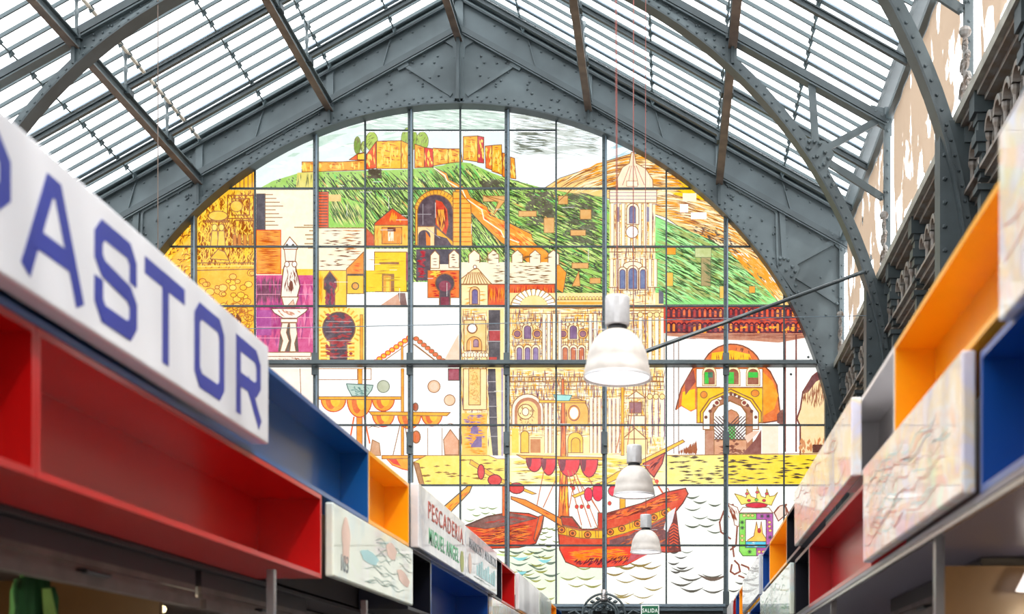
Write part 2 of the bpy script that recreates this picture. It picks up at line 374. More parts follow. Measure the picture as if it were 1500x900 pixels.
for s in (-1, 1):
    for i in range(1, nb):
        y = D-i*sub
        if i % 15 == 0: pass
        elif i % 5 == 0:
            MB().ibeam(W(675, 46, y), W(675+s*556, 46+top(556), y), .09, .1, .025).build('rafter', M['irondark'], ce)
        wide = (i % 5 == 3)
        if wide: MB().beam(W(675, 0, y), W(675+s*562, top(562), y), .13, .03).build('glazing_flashing', M['flash'], ce)
        else: MB().beam(W(675, 0, y), W(675+s*562, top(562), y), .036, .07).build('glazing_bar', M['bar'], ce)
        if i % 5 == 0:
            for dx in (188, 378): inst('finial_post', post, ce, W(675+s*dx, 46+top(dx), y)); inst('clamp', clamp, ce, W(675+s*dx, 50+top(dx), y))
            if s == 1: inst('finial_post', post, ce, W(675, 46, y))
    for i in range(0, nb-1):
        y = D-i*sub
        p, q = W(675+s*1, -2, y-.02), W(675+s*562, -2+top(562), y-.02)
        mb = MB(); mb.add([p, q, q-Vector((0, sub-.04, 0)), p-Vector((0, sub-.04, 0))], [(0, 1, 2, 3)]); mb.build('glass_pane', M['glass'], ce)
    for k in range(1, 7):
        dx = 94*k-1 if k < 6 else 560
        pipe = (k == 4 and s < 0)
        r = .04 if pipe else .019
        MB().tube([W(675+s*dx, 3+top(dx), Y0), W(675+s*dx, 3+top(dx), Y1-.2)], r if k < 6 else .06, 8).build('pipe' if pipe else 'roof_rod' if k < 6 else 'eaves_beam', M['pipe'] if pipe else M['bar'], ce)
        if k < 6:
            mb = MB()
            for i in range(1, nb):
                c = W(675+s*dx, 3+top(dx), D-i*sub)
                mb.add([c+Vector(v) for v in ((-.05, 0, .04), (.05, 0, .04), (.05, .14, .03), (-.05, .14, .03), (0, .02, -.12))], [(0, 1, 2, 3), (0, 4, 1), (1, 4, 2), (2, 4, 3), (3, 4, 0)])
            tag(mb.build('rod_brackets', M['bar'], ce), kind='stuff')
nearroof = MB()
for s in (-1, 1):
    for i in range(nb, int((Y1+5)/sub)):
        y = D-i*sub; nearroof.beam(W(675, 0, y), W(675+s*562, top(562), y), .13 if i % 5 == 3 else .05, .08)
tag(nearroof.build('near_roof_bars', M['bar'], ce), kind='stuff')
# ---------------------------------------------------------------- right hand wall with cast iron frieze
XW = 4.25
wr = empty('wall_right', (XW, 20, 0), kind='structure')
MB().box(XW+.12, XW+.3, -5, D, 0, 9.6).build('backing', M['cast'], wr)
def rail(z0, z1, out, m, name): MB().box(XW+.12-out, XW+.14, 8, D, z0, z1).build(name, m, wr)
rail(9.68, 9.82, .38, M['stone'], 'cornice_ledge'); rail(9.62, 9.68, .3, M['cast'], 'cornice_moulding'); rail(9.55, 9.62, .2, M['cast'], 'cornice_moulding')
rail(9.4, 9.43, .1, M['cast'], 'fillet')
rail(8.66, 8.71, .26, M['cast'], 'ledge'); rail(8.58, 8.66, .18, M['cast'], 'ledge'); rail(8.52, 8.58, .1, M['cast'], 'ledge')
rail(7.95, 8.02, .24, M['cast'], 'ledge'); rail(7.86, 7.95, .14, M['cast'], 'ledge')
# arcade unit, local: y along wall, z up, -x into the hall
u = MB(); ua = .2274
def arcring(r0, r1, d, z, n=10):
    vs = []
    for i in range(n+1):
        a = pi*i/n
        for r in (r0, r1):
            for x in (0, -d): vs.append((x, r*cos(a), z+r*sin(a)))
    fs = []
    for i in range(n):
        o = i*4
        for a, b in ((0, 1), (1, 3), (3, 2), (2, 0)): fs.append((o+a, o+b, o+4+b, o+4+a))
    u.add(vs, fs)
arcring(.13, .2, .2, .42); arcring(.07, .1, .1, .42)
u.box(-.1, 0, -.205, -.12, .1, .42); u.box(-.1, 0, .12, .205, .1, .42)
u.lathe([(.05, 0), (.06, .03), (.03, .06), (.03, .3), (.055, .36), (.06, .42)], (-.14, ua, 0), 8)
u.lathe([(.01, 0), (.05, .05), (.02, .12), (.04, .16), (.0, .2)], (-.06, 0, .22), 6)
u.box(-.06, 0, -.05, .05, 0, .14)
um = u.mesh('arcade_arch', M['cast'])
ch = MB()
for i in range(10):
    a = 2*pi*i/10; b = 2*pi*(i+1)/10
    ch.add([(-.04, .06*cos(a), .06*sin(a)), (-.04, .06*cos(b), .06*sin(b)), (-.04, .03*cos(b), .03*sin(b)), (-.04, .03*cos(a), .03*sin(a)), (0, .06*cos(a), .06*sin(a)), (0, .06*cos(b), .06*sin(b))], [(0, 1, 2, 3), (0, 4, 5, 1)])
ch.box(-.05, 0, .07, .1, -.05, .05)
cm = ch.mesh('chain_link', M['stone'])
l2 = MB().box(-.05, 0, -.06, .06, .0, .05).box(-.07, 0, -.02, .02, .0, .4); l2.lathe([(.0, -.06), (.09, 0), (.0, .06)], (-.02, 0, .2), 6)
l2m = l2.mesh('lower_ornament', M['cast'])
y = D-.3
while y > 9:
    inst('arcade_arch', um, wr, (XW+.12, y, 8.71)); inst('lower_ornament', l2m, wr, (XW+.12, y, 8.04)); y -= ua*2
for z, st in ((9.49, .2),):
    mb = MB(); y = D-.3
    while y > 9: mb.add([(v[0]+XW+.1, v[1]+y, v[2]+z) for v in ch.v], ch.f); y -= st
    tag(mb.build('chain_moulding', M['stone'], wr), kind='stuff')
pl = MB()   # pilaster: stacked brackets
for (z0, z1, o_, wd) in ((9.4, 9.78, .7, .3), (9.3, 9.4, .56, .24), (9.16, 9.3, .5, .2), (9.02, 9.16, .62, .26), (8.9, 9.02, .52, .2), (8.72, 8.9, .34, .16), (8.64, 8.72, .52, .22), (8.56, 8.64, .4, .16), (8.38, 8.46, .56, .26), (8.0, 8.38, .4, .18), (7.9, 8.0, .54, .24), (6.6, 7.9, .4, .18)):
    pl.box(-(.2+(o_-.3)*.34), 0, -wd*.6, wd*.4, z0, z1)
pm = pl.mesh('pilaster', M['irondark'])
for y in (31.2, 29, 26.6, 24.3, 22, 19.8, 17.5, 15.2, 13): inst('pilaster', pm, wr, (XW+.12, y, 0))
# acroterion scrolls over the cornice
ac = MB()
def spiral(cx, cz, r, sgn, t0=0, turns=1.4, n=22):
    return [(0, cx+sgn*r*(1-.75*i/n)*cos(t0+2*pi*turns*i/n), cz+r*(1-.75*i/n)*sin(t0+2*pi*turns*i/n)) for i in range(n+1)]
for (cy, cz, r, sg) in ((.12, .2, .18, 1), (-.12, .2, .18, -1), (.1, .55, .13, 1), (-.1, .55, .13, -1), (0, .8, .1, 1)):
    ac.tube(spiral(cy, cz, r, sg), .03, 5)
ac.lathe([(.0, -.09), (.07, -.05), (.09, 0), (.07, .05), (0, .09)], (0, 0, 1.0), 10)
ac.tube([(0, 0, 0), (0, 0, .95)], .03, 6)
am = ac.mesh('acroterion_scroll', M['cast'])
for y, lab in ((D-BAY-.3, 'cast iron scroll with ball top on the right cornice beside the far arch truss'), (D-2*BAY-.3, 'cast iron scroll with ball top on the right cornice beside the nearer arch truss'), (D-.75, 'cast iron scroll with ball top on the right cornice against the gable')):
    o = bpy.data.objects.new('acroterion_scroll', am); C.objects.link(o); o.location = (XW-.17, y, 9.83); tag(o, lab, 'ornament', 'scroll ornaments on the right cornice')
# netting in front of the open clerestory
for k in range(3):
    ya, yb = D-BAY*k-(.25 if k else .6), D-BAY*(k+1)+.25
    mb = MB(); NY, NZ = 48, 14
    for i in range(NY+1):
        for j in range(NZ+1):
            t = i/NY; z = 9.84+(12.74-9.84)*j/NZ
            sag = .35*sin(pi*min(1, max(0, (t*3) % 1)))*(1-j/NZ)*(.4+.6*((i*7) % 5)/5)
            zz = z+(.28*abs(sin(t*9+k))*(1-j/NZ) if j < 3 else 0)
            mb.v.append((XW+.02+(.035*sin(t*46+j*.2)+.03*sin(t*17+j*.5))*(1-j/NZ*.8), ya+(yb-ya)*t, zz))
    for i in range(NY):
        for j in range(NZ): o = i*(NZ+1)+j; mb.f.append((o, o+1, o+NZ+2, o+NZ+1))
    o = mb.build('netting', M['netting'], None, True)
    tag(o, ('tan shade netting hung in the clerestory bay nearest the stained glass gable', 'tan shade netting hung in the clerestory bay between the two arch trusses', 'tan shade netting hung in the nearest clerestory bay at the top right')[k], 'netting', 'shade nettings over the right wall')
MB().box(XW-.1, XW+.05, 8, D, 12.75, 12.85).build('netting_rail', M['bar'], ce)
MB().box(XW-.1, XW+.2, 8, D, 13.3, 13.5).build('eaves_plate', M['iron'], ce)
# tie rod and wires
o = MB().tube([W(1208, 534, D-BAY), W(1204, 536, D-BAY-.2), (-.88, 22, 7.3)], .035, 8).build('tie_rod', M['irondark']); tag(o, 'slanting grey iron tie rod  running from the right arch foot down behind the big lamp', 'rod')
o = MB().tube([W(1212, 583, D-BAY), W(508, 598, D-BAY), W(240, 602, D-BAY)], .008, 5).build('wire', M['flash']); tag(o, 'thin pale wire stretched level across the hall in front of the stained glass', 'wire')
o = MB().tube([(-9.75, 25, 2.5), (-9.75, 25, 16.6)], .01, 5).build('hanging_cable', M['brownsteel']); tag(o, 'thin vertical cable in front of the left shoulder of the gable', 'cable')
# ---------------------------------------------------------------- stained glass window: pieces of coloured glass, front elevation units
art = []     # (colour, [triangles], layer)
def P(col, pts, out=None, ow=1.3):
    if isinstance(pts, str): pts = [tuple(map(float, q.split(','))) for q in pts.split()]
    art.append((lin(col), [[pts[i] for i in t] for t in tessellate_polygon([[Vector((a, b, 0)) for a, b in pts]])]))
    if out is not None: Ln(out, ow, list(pts)+[pts[0]])
    return pts
def Ln(col, w_, pts):
    if isinstance(pts, str): pts = [tuple(map(float, q.split(','))) for q in pts.split()]
    T = []
    for (a, b), (c, d) in zip(pts, pts[1:]):
        L = sqrt((c-a)**2+(d-b)**2) or 1; nx, ny = -(d-b)/L*w_/2, (c-a)/L*w_/2; ex, ey = (c-a)/L*w_*.3, (d-b)/L*w_*.3
        T += [[(a+nx-ex, b+ny-ey), (a-nx-ex, b-ny-ey), (c-nx+ex, d-ny+ey)], [(a+nx-ex, b+ny-ey), (c-nx+ex, d-ny+ey), (c+nx+ex, d+ny+ey)]]
    art.append((lin(col), T))
def Rc(col, a, b, c, d, out=None, ow=1.2): return P(col, [(a, b), (c, b), (c, d), (a, d)], out, ow)
def El(col, a, b, r, r2=None, out=None, ow=1.2, a0=0, a1=360, n=16):
    r2 = r2 or r
    return P(col, [(a+r*cos(radians(a0+(a1-a0)*i/n)), b+r2*sin(radians(a0+(a1-a0)*i/n))) for i in range(n+(0 if a1-a0 == 360 else 1))], out, ow)
def Arch(col, a, b, c, d, out=None, ow=1.2):      # round headed opening
    r = (c-a)/2; m_ = (a+c)/2
    return P(col, [(a, d)]+[(m_-r*cos(pi*i/10), b+r-r*sin(pi*i/10)) for i in range(11)]+[(c, d)], out, ow)
def inside(p, poly):
    x, y = p; r = False; j = len(poly)-1
    for i in range(len(poly)):
        xi, yi = poly[i]; xj, yj = poly[j]
        if (yi > y) != (yj > y) and x < (xj-xi)*(y-yi)/(yj-yi)+xi: r = not r
        j = i
    return r
rg = random.Random(11)
def H(col, poly, n, ang, ln, w_, jit=12, curve=0):
    if n >= 40: n = int(n*1.7); w_ *= .72   # brush strokes inside a piece
    if isinstance(poly, str): poly = [tuple(map(float, q.split(','))) for q in poly.split()]
    xs = [p[0] for p in poly]; ys = [p[1] for p in poly]; T = []; k = 0; tries = 0
    while k < n and tries < n*6:
        tries += 1
        x, y = rg.uniform(min(xs), max(xs)), rg.uniform(min(ys), max(ys))
        an = radians((ang(x, y) if callable(ang) else ang)+rg.uniform(-jit, jit)); L = ln*rg.uniform(.5, 1.3)/2; h = w_*rg.uniform(.5, 1.3)/2
        dx, dy = cos(an)*L, sin(an)*L; cv = curve*L
        a, b, m_ = (x-dx, y-dy), (x+dx, y+dy), (x+sin(an)*cv, y-cos(an)*cv)
        if not (inside(a, poly) and inside(b, poly)): continue
        nx, ny = -sin(an)*h, cos(an)*h; k += 1
        T += [[a, (m_[0]+nx, m_[1]+ny), (m_[0]-nx, m_[1]-ny)], [b, (m_[0]+nx, m_[1]+ny), (m_[0]-nx, m_[1]-ny)]]
    if T: art.append((lin(col), T))
def rect(a, b, c, d): return [(a, b), (c, b), (c, d), (a, d)]
DK = (92, 74, 62); BR = (150, 96, 50); OR = (248, 158, 44); YE = (255, 206, 60); CR = (255, 240, 205); WH = (255, 255, 250)
RD = (222, 64, 34); RE = (238, 92, 36); GN = (150, 205, 90); DG = (80, 104, 60); PU = (112, 78, 92); OL = (112, 112, 60); DV = (84, 66, 74)
# sky
Rc((226, 240, 236), 190, 150, 1240, 300)
Rc((206, 226, 214), 536, 150, 815, 193)
H((170, 190, 176), rect(536, 160, 812, 193), 70, 8, 26, 2.2, 6); H((240, 250, 246), rect(536, 160, 812, 193), 50, 8, 26, 3, 6)
H((196, 222, 206), rect(380, 180, 603, 250), 26, -12, 40, 6, 8); H((250, 255, 252), rect(380, 170, 603, 250), 24, 0, 30, 8, 5)
sk = P((236, 244, 244), '744,160 890,160 960,215 885,248 797,277 744,262')
H((150, 158, 146), '744,165 886,165 886,225 815,215 744,240', 120, 10, 40, 3.2, 8); H((196, 204, 196), '744,165 886,165 886,230 744,245', 60, 8, 50, 5, 8)
H((112, 118, 104), '750,190 815,195 800,225 750,220', 50, 8, 20, 4, 14); H((240, 250, 255), '744,165 886,165 886,250 744,250', 60, 6, 34, 3, 8)
El((248, 252, 255), 790, 250, 32, 24); Rc((236, 248, 250), 886, 185, 945, 240)
H((170, 210, 220), rect(890, 200, 940, 250), 14, -18, 30, 3)
# right orange hill
hill = P((252, 206, 122), '797,277 820,262 850,252 885,238 925,226 960,228 1000,245 1090,300 1180,420 1180,450 1120,450 1063,380 976,320 886,290 830,283', DK, 1)
fan = lambda x, y: -34+(x-800)*.22
H((150, 84, 36), hill, 300, fan, 50, 2, 5, .1); H((255, 236, 190), hill, 120, fan, 40, 3.2, 6, .1); H((244, 150, 30), hill, 90, fan, 34, 3.5, 6, .1); H((252, 200, 20), '1000,250 1063,290 1060,300 980,285', 40, 20, 26, 5)
for (a, b, c, d, q) in ((1000, 284, 1020, 296, CR), (1012, 312, 1035, 322, WH), (996, 300, 1008, 312, WH), (1075, 372, 1096, 384, WH), (1100, 380, 1118, 392, (240, 190, 110)), (1120, 400, 1140, 415, WH)): Rc(q, a, b, c, d)
H(DK, '1000,330 1063,335 1130,420 1100,400 1050,360', 60, 25, 8, 3, 30)
# green hills
gh = P((158, 204, 92), '375,280 400,266 443,253 500,252 600,249 650,243 662,237 690,240 720,254 742,262 790,275 830,283 886,290 900,300 900,450 480,450 470,285')
tl = lambda x, y: 52 if x < 744 else 24
H((118, 208, 98), gh, 220, tl, 26, 5, 8); H((210, 230, 130), gh, 420, tl, 40, 3.4, 6, .1); H((84, 112, 52), gh, 620, tl, 40, 2.4, 5, .1); H((52, 62, 34), gh, 620, tl, 30, 2.2, 6, .1); H((70, 78, 60), gh, 900, tl, 5, 3, 40)
H((214, 178, 96), gh, 60, tl, 20, 3)
H((88, 78, 62), rect(537, 249, 562, 262), 40, 10, 12, 4); H((88, 84, 66), rect(700, 262, 742, 282), 40, 40, 12, 4); H((96, 92, 74), rect(768, 278, 815, 330), 90, 30, 14, 4, 40); H((96, 96, 74), rect(820, 282, 880, 360), 100, 20, 20, 3)
for q in ('436,254 465,252 465,278 434,278',): P((222, 208, 96), q); H(OL, q, 12, 95, 20, 1.2)
for (a, b, c, d) in ((708, 288, 740, 296), (760, 310, 786, 318), (818, 288, 832, 300), (850, 308, 866, 322), (797, 320, 812, 342), (836, 338, 858, 346), (838, 386, 862, 394), (864, 408, 880, 416)): Rc((226, 168, 96), a, b, c, d, BR, .8)
for q in ('708,287 740,295 722,318 730,297', '838,420 848,398 850,420', '840,276 832,284 818,296'): P((232, 164, 86), q, BR, 1)
g2 = P((138, 224, 120), '960,318 1000,336 1040,352 1063,366 1100,392 1128,425 1142,447 955,447', DG, 1)
H((60, 84, 44), g2, 420, 28, 44, 2.2, 5, .1); H((176, 244, 150), g2, 130, 28, 30, 3, 6, .1); H((160, 176, 92), g2, 90, 26, 26, 4, 6)
for (a, b, c, d, q) in ((976, 362, 990, 374, OR), (976, 400, 986, 420, (240, 186, 70)), (1027, 378, 1041, 420, (170, 150, 100)), (1018, 364, 1042, 378, (190, 200, 130)), (1054, 420, 1060, 438, (240, 190, 80)), (1097, 420, 1106, 430, OR)): Rc(q, a, b, c, d, DG, .7)
H(DG, rect(1027, 378, 1060, 420), 30, 28, 26, 1.6)
H((240, 160, 50), '1063,366 1100,365 1150,430 1140,445', 60, 42, 30, 3)
# fortress on the hill
for c, q in (((120, 150, 60), (524, 214, 5, 13)), ((170, 196, 80), (545, 208, 9, 14)), ((150, 180, 70), (600, 205, 12, 18)), ((160, 190, 76), (619, 208, 9, 14)), ((180, 200, 96), (533, 216, 4, 8))):
    El(c, *q, out=OL, ow=.8); H(OL, rect(q[0]-q[2], q[1]-q[3], q[0]+q[2], q[1]+q[3]), 14, -60, 8, 1.2, 40)
def fort(c, q, n=10):
    p = P(c, q, (120, 60, 30), 1.1); H((196, 96, 30), p, n, 90 if n < 9 else 4, 12, 1.6, 14); H((255, 214, 90), p, n, 88, 12, 3, 10); return p
fort((250, 164, 44), '443,238 500,238 535,236 536,250 443,253', 26); fort((240, 96, 46), '512,235 525,226 535,224 535,236', 6); fort(YE, '524,227 535,225 535,235 524,235', 3)
fort((232, 82, 40), '537,228 551,209 552,247 537,249', 9); fort((255, 186, 40), '552,208 588,207 588,248 552,248', 26); fort((255, 170, 36), '588,207 601,213 601,248 588,248', 8)
fort((250, 160, 40), '608,212 622,217 622,246 608,247', 9); fort((222, 60, 46), '622,217 635,219 635,246 622,246', 9); fort((250, 166, 42), '635,218 656,219 658,240 635,244', 12); fort((255, 180, 50), '657,219 675,219 678,238 657,240', 10)
fort((255, 172, 40), '679,201 700,200 700,238 679,235', 12); fort((206, 54, 60), '700,200 709,202 709,240 700,239', 8); fort((244, 110, 40), '711,215 721,214 721,250 712,247', 8); fort((255, 176, 36), '721,214 735,213 736,257 721,252', 12); fort((240, 130, 30), '736,225 742,226 742,262 736,259', 6); fort((244, 150, 34), '748,231 754,233 756,263 748,262', 6)
# zigzag path
P((250, 150, 44), '633,245 655,255 658,264 684,277 690,290 714,304 718,316 741,325 779,344 781,356 800,368 830,400 825,430 800,415 760,372 734,356 705,328 682,303 672,286 652,262', DK, 1)
H((255, 200, 90), '690,292 714,306 741,328 779,347 800,372 760,370 734,352 705,324', 40, 38, 16, 3); H(RE, '690,292 714,306 741,328 779,347 800,372 760,370 734,352 705,324', 30, 38, 18, 2)
Ln(CR, 1.8, '636,247 652,258 655,266 678,280 683,292 706,308 709,322 734,339 738,348 760,356')
# left: orange carved relief
rel = P((252, 182, 40), '190,300 290,300 343,262 375,250 375,512 190,512')
H((150, 72, 14), '288,330 290,300 343,278 374,278 374,395 288,395', 480, 90, 14, 2.8, 40, .3); H((255, 206, 60), '288,330 290,300 343,278 374,278 374,395 288,395', 170, 90, 16, 3, 40, .2)
for i in range(15): Ln(BR, 1.5, [(346+i % 5*6, 256+(i % 5)*-1), (346+i % 5*6, 278)])
for (a, b, c, d) in ((334, 287, 372, 321), (340, 292, 366, 316), (298, 324, 336, 326), (345, 324, 372, 358)): Ln((150, 80, 30), 1.6, rect(a, b, c, d)+[(a, b)])
El((255, 190, 60), 347, 303, 9, 8, BR); El((255, 196, 66), 320, 317, 14, 7, BR); 
for a in (315, 325): El((255, 214, 90), a, 334, 4, 5, BR); P((255, 196, 60), [(a-4, 339), (a+4, 339), (a+6, 362), (a-6, 362)], BR)
for a in (345, 352, 360, 368): Arch((206, 120, 30), a-3, 344, a+2, 362, BR, .8)
P((255, 190, 50), '308,380 320,366 330,370 336,382', BR); Ln(BR, 1.5, '288,386 374,386'); Ln(BR, 1.5, '288,397 374,395'); Ln((255, 214, 90), 2, '288,391 374,390')
for i in range(170):
    a, b = rg.uniform(196, 372), rg.uniform(400, 505); r = rg.uniform(3, 7); El((255, rg.randint(178, 214), rg.randint(30, 80)), a, b, r, r*.8, (170, 90, 20), 1.1, n=8)
H((150, 70, 14), rect(190, 300, 287, 512), 320, -40, 12, 2.4, 60, .3); H((255, 214, 70), rect(190, 300, 287, 512), 130, -50, 12, 3.4, 60)
H((190, 110, 30), rect(320, 440, 374, 510), 70, -60, 12, 2.6, 50); H((110, 50, 20), rect(340, 455, 355, 480), 12, 90, 10, 4)
# fountain bay
Rc(CR, 375, 278, 465, 405); Rc((70, 62, 70), 376, 285, 389, 338, DK)
for i in range(9): Ln(BR, 1.3, [(389, 286+i*5.6), (400+(i*37 % 16), 286+i*5.6)])
for i, (a, b) in enumerate(((432, 334), (446, 331), (454, 339), (448, 345), (450, 351), (447, 358), (452, 364))): Ln((170, 130, 80), 1.8, [(a, b), (463, b)])
Rc((250, 150, 40), 376, 338, 412, 402, RD); H((200, 90, 20), rect(376, 338, 412, 402), 60, 0, 22, 1.6, 2)
Rc(YE, 413, 395, 465, 404); Rc((208, 74, 128), 376, 404, 465, 520); H((170, 60, 120), rect(376, 404, 465, 520), 40, 90, 30, 8, 8)
Rc((170, 66, 140), 376, 455, 398, 492); H((120, 70, 90), rect(376, 404, 412, 450), 50, 90, 22, 3, 8); H((232, 120, 160), rect(440, 404, 464, 510), 20, 90, 30, 5, 5)
for b in (418, 432, 466, 480, 496): Ln((232, 150, 176), .9, [(376, b), (464, b)])
P(WH, '415,363 425,348 437,362 436,366 416,366', BR, 1.6); P((252, 232, 214), '417,366 435,366 433,384 419,384', BR)
for a in (421, 430): Arch(DK, a-2, 358, a+2, 364)
P((252, 236, 220), '420,384 434,384 434,394 440,420 436,436 412,436 414,410 416,394', (120, 60, 40), 1.6)
H((130, 70, 50), '420,384 434,384 434,394 438,418 434,434 414,434 416,410 418,394', 30, 85, 12, 1.5, 20); El((120, 66, 50), 427, 420, 3, 8)
for a in (421, 432): El(WH, a, 388, 3.5, 4, BR)
P((250, 232, 214), '413,436 438,436 433,451 417,451', BR); P((244, 190, 160), '420,451 430,440 433,451', BR, .8)
P((252, 236, 220), '398,453 452,453 448,458 435,467 415,467 402,459', (120, 70, 50), 1.4); H((206, 140, 110), '402,454 448,454 435,466 415,466', 16, 30, 10, 2)
Rc((252, 236, 220), 412, 468, 436, 473, BR, 1); P(DK, '413,474 435,474 438,516 408,516')
P((252, 228, 206), '414,474 423,474 420,488 424,500 418,516 411,516 415,500 411,488', BR, 1); P((252, 228, 206), '425,474 434,474 436,490 432,504 434,516 425,516 427,500 425,488', BR, 1)
Rc((252, 232, 214), 378, 517, 456, 523, BR); H((180, 110, 80), rect(378, 523, 460, 536), 60, 60, 8, 2, 40); Rc((250, 226, 206), 388, 524, 460, 536); H((160, 96, 60), rect(388, 524, 460, 536), 40, 60, 8, 1.8, 60)
Rc((252, 236, 222), 375, 541, 465, 720); Ln(BR, 1, '440,541 442,600')
# column 465-536
Rc((226, 86, 44), 465, 282, 482, 334, DK)
for i in range(12): Ln(DK, 1.4, [(466, 285+i*4.2), (480, 285+i*4.2)])
f_ = P((150, 206, 84), '482,284 535,300 535,334 482,334'); H((222, 220, 130), f_, 40, 60, 26, 3, 8); H(DG, f_, 60, 62, 22, 1.8, 8); Rc((240, 196, 120), 482, 286, 500, 296)
Rc(CR, 465, 335, 535, 398, BR)
def marks(reg, n, col=(130, 84, 60), w_=1.7): H(col, reg, n, 0, 13, w_, 3)
marks(rect(467, 337, 533, 362), 26); marks(rect(467, 365, 530, 392), 26); H((196, 120, 60), rect(500, 338, 534, 396), 24, 0, 22, 1.8, 3)
Rc(YE, 465, 397, 508, 452, BR); H((240, 150, 30), rect(466, 398, 474, 450), 14, 90, 26, 3)
P(DV, '475,424 475,410 484,398 493,410 494,420 491,426 491,452 478,452 478,426', BR, 1.6); H((150, 60, 76), rect(477, 412, 492, 450), 26, 80, 10, 4, 20); Ln(OR, 1.6, '485,398 496,412 496,426 493,430')
P((244, 140, 44), '508,395 533,370 533,404 508,404', BR); H(RE, '510,396 533,374 533,400', 12, 5, 12, 1.4); Rc((248, 196, 50), 509, 404, 533, 431, BR); El((230, 150, 60), 521, 420, 5, 5, DK, 1.4); Rc(DK, 509, 402, 533, 405); Rc(WH, 509, 432, 534, 450)
Rc((255, 224, 110), 466, 452, 534, 537)
for i in range(19):
    an = pi*(.82+i*.0755); Ln((240, 170, 50), 2.4, [(497+27*cos(an), 482+27*sin(an)), (497+33*cos(an), 482+33*sin(an))])
for b in range(504, 535, 6): Ln((230, 150, 40), 2.6, [(471, b), (479, b)]); Ln((230, 150, 40), 2.6, [(512, b), (519, b)])
P(DV, [(484, 537), (484, 503)]+[(497+24*cos(radians(a)), 482+24*sin(radians(a))) for a in range(122, 420, 14)]+[(509, 503), (509, 537)], BR, 1.4)
H((160, 58, 60), rect(476, 462, 518, 534), 46, 0, 11, 6, 6)
for b in (472, 487, 500, 512, 524): Ln((176, 160, 160), .8, [(478, b), (516, b)])
Rc(OR, 528, 462, 532, 537, BR, .8)
# column 536-603
P((206, 84, 52), '537,335 548,346 549,363 537,363', BR); P((226, 82, 34), '549,328 575,306 600,323 600,331 549,331', DK, 1.4); H(OR, '575,309 598,324 598,328 560,328', 20, 80, 12, 2.4)
Rc((252, 190, 70), 549, 331, 600, 363, BR); Rc((240, 150, 60), 560, 334, 589, 358, BR); Rc((120, 60, 40), 568, 334, 580, 340); Rc(CR, 569, 340, 577, 354); H((230, 130, 40), rect(549, 331, 600, 363), 26, 90, 14, 1.6, 5)
Rc(CR, 536, 365, 603, 370); Rc(WH, 537, 367, 549, 397); Rc((248, 204, 20), 549, 370, 596, 428, BR); Rc((248, 204, 20), 537, 397, 550, 428); Rc((150, 70, 80), 595, 371, 602, 412)
Rc((150, 90, 50), 556, 385, 585, 388); Rc(BR, 560, 402, 578, 428); Rc(OR, 562, 405, 573, 428); Rc(YE, 566, 408, 571, 428); H((190, 140, 20), rect(537, 376, 595, 426), 26, 0, 22, 1.2, 2)
Rc(WH, 537, 429, 603, 450); P((216, 160, 130), '555,450 582,432 594,430 594,450'); P((130, 96, 90), '583,430 594,430 597,450 588,450')
Rc(WH, 536, 452, 675, 537); P((246, 206, 176), '650,530 672,490 674,537 655,537'); P((255, 250, 240), '545,537 602,500 655,537')
for i in range(9):
    El((246, 184, 40), 550+i*6.2, 531-i*4.4, 4, 3.4, RD, 1.4, n=8); El((226, 96, 50), 610+i*5.6, 497+i*4.6, 4, 3.2, BR, 1.2, n=8)
Ln(BR, 1.2, '552,537 602,502 648,537'); Rc(OR, 588, 508, 591, 537, BR, .8); Ln(BR, 1, '608,505 640,530')
# column 603-675 upper: great arch
ga = [(609, 360), (609, 305)]+[(640-33*cos(radians(a)), 312-33*sin(radians(a))) for a in range(10, 180, 12)]+[(673, 320), (664, 360)]
P((252, 170, 46), ga, BR); P(DV, [(612, 360), (612, 310)]+[(638-26*cos(radians(a)), 312-26*sin(radians(a))) for a in range(0, 181, 15)]+[(664, 355), (652, 345), (640, 335), (640, 360)], BR)
P((214, 62, 34), '638,293 648,296 656,308 658,330 654,346 646,338 638,330', DK); P(OR, '640,308 652,308 652,330 648,340 640,328'); H((120, 30, 20), rect(640, 300, 655, 340), 12, 88, 20, 1.8)
for i in range(16): an = radians(8+i*10.5); Ln(BR, 1, [(640-27*cos(an), 312-27*sin(an)), (640-33*cos(an), 312-33*sin(an))])
P((252, 178, 60), '664,282 674,282 690,300 692,362 664,362', BR)
for b in range(292, 362, 7): Ln((214, 110, 30), 1.4, [(665, b), (690, b)])
P((250, 214, 150), '612,333 637,333 637,363 612,363', BR); Arch(DV, 613, 338, 631, 363); P((236, 120, 30), '624,340 631,350 631,363 625,363'); P(DV, '637,345 655,350 664,363 637,363')
for q in ((620, 300, 620, 330), (612, 315, 632, 315), (625, 335, 645, 350)): Ln((170, 160, 165), .8, [(q[0], q[1]), (q[2], q[3])])
Rc(DV, 610, 366, 675, 412); H((170, 40, 50), rect(611, 368, 625, 410), 22, 0, 10, 4); Rc((70, 62, 72), 640, 366, 664, 392)
def merlon(a, b=368, w_=13, h=26, c=CR): P(c, [(a, b+h), (a, b+7), (a+w_/2, b), (a+w_, b+7), (a+w_, b+h)], BR, 1.2)
Rc(CR, 631, 388, 675, 397); merlon(631); merlon(658, 367, 15); Rc(WH, 604, 414, 628, 450); marks(rect(632, 374, 644, 394), 6); marks(rect(659, 374, 672, 394), 6)
Rc(WH, 604, 430, 675, 450); Rc((238, 112, 40), 627, 397, 673, 437, BR); H((200, 40, 30), rect(628, 398, 672, 436), 50, 0, 10, 2.6, 5); H(YE, rect(628, 398, 650, 410), 10, 0, 10, 3)
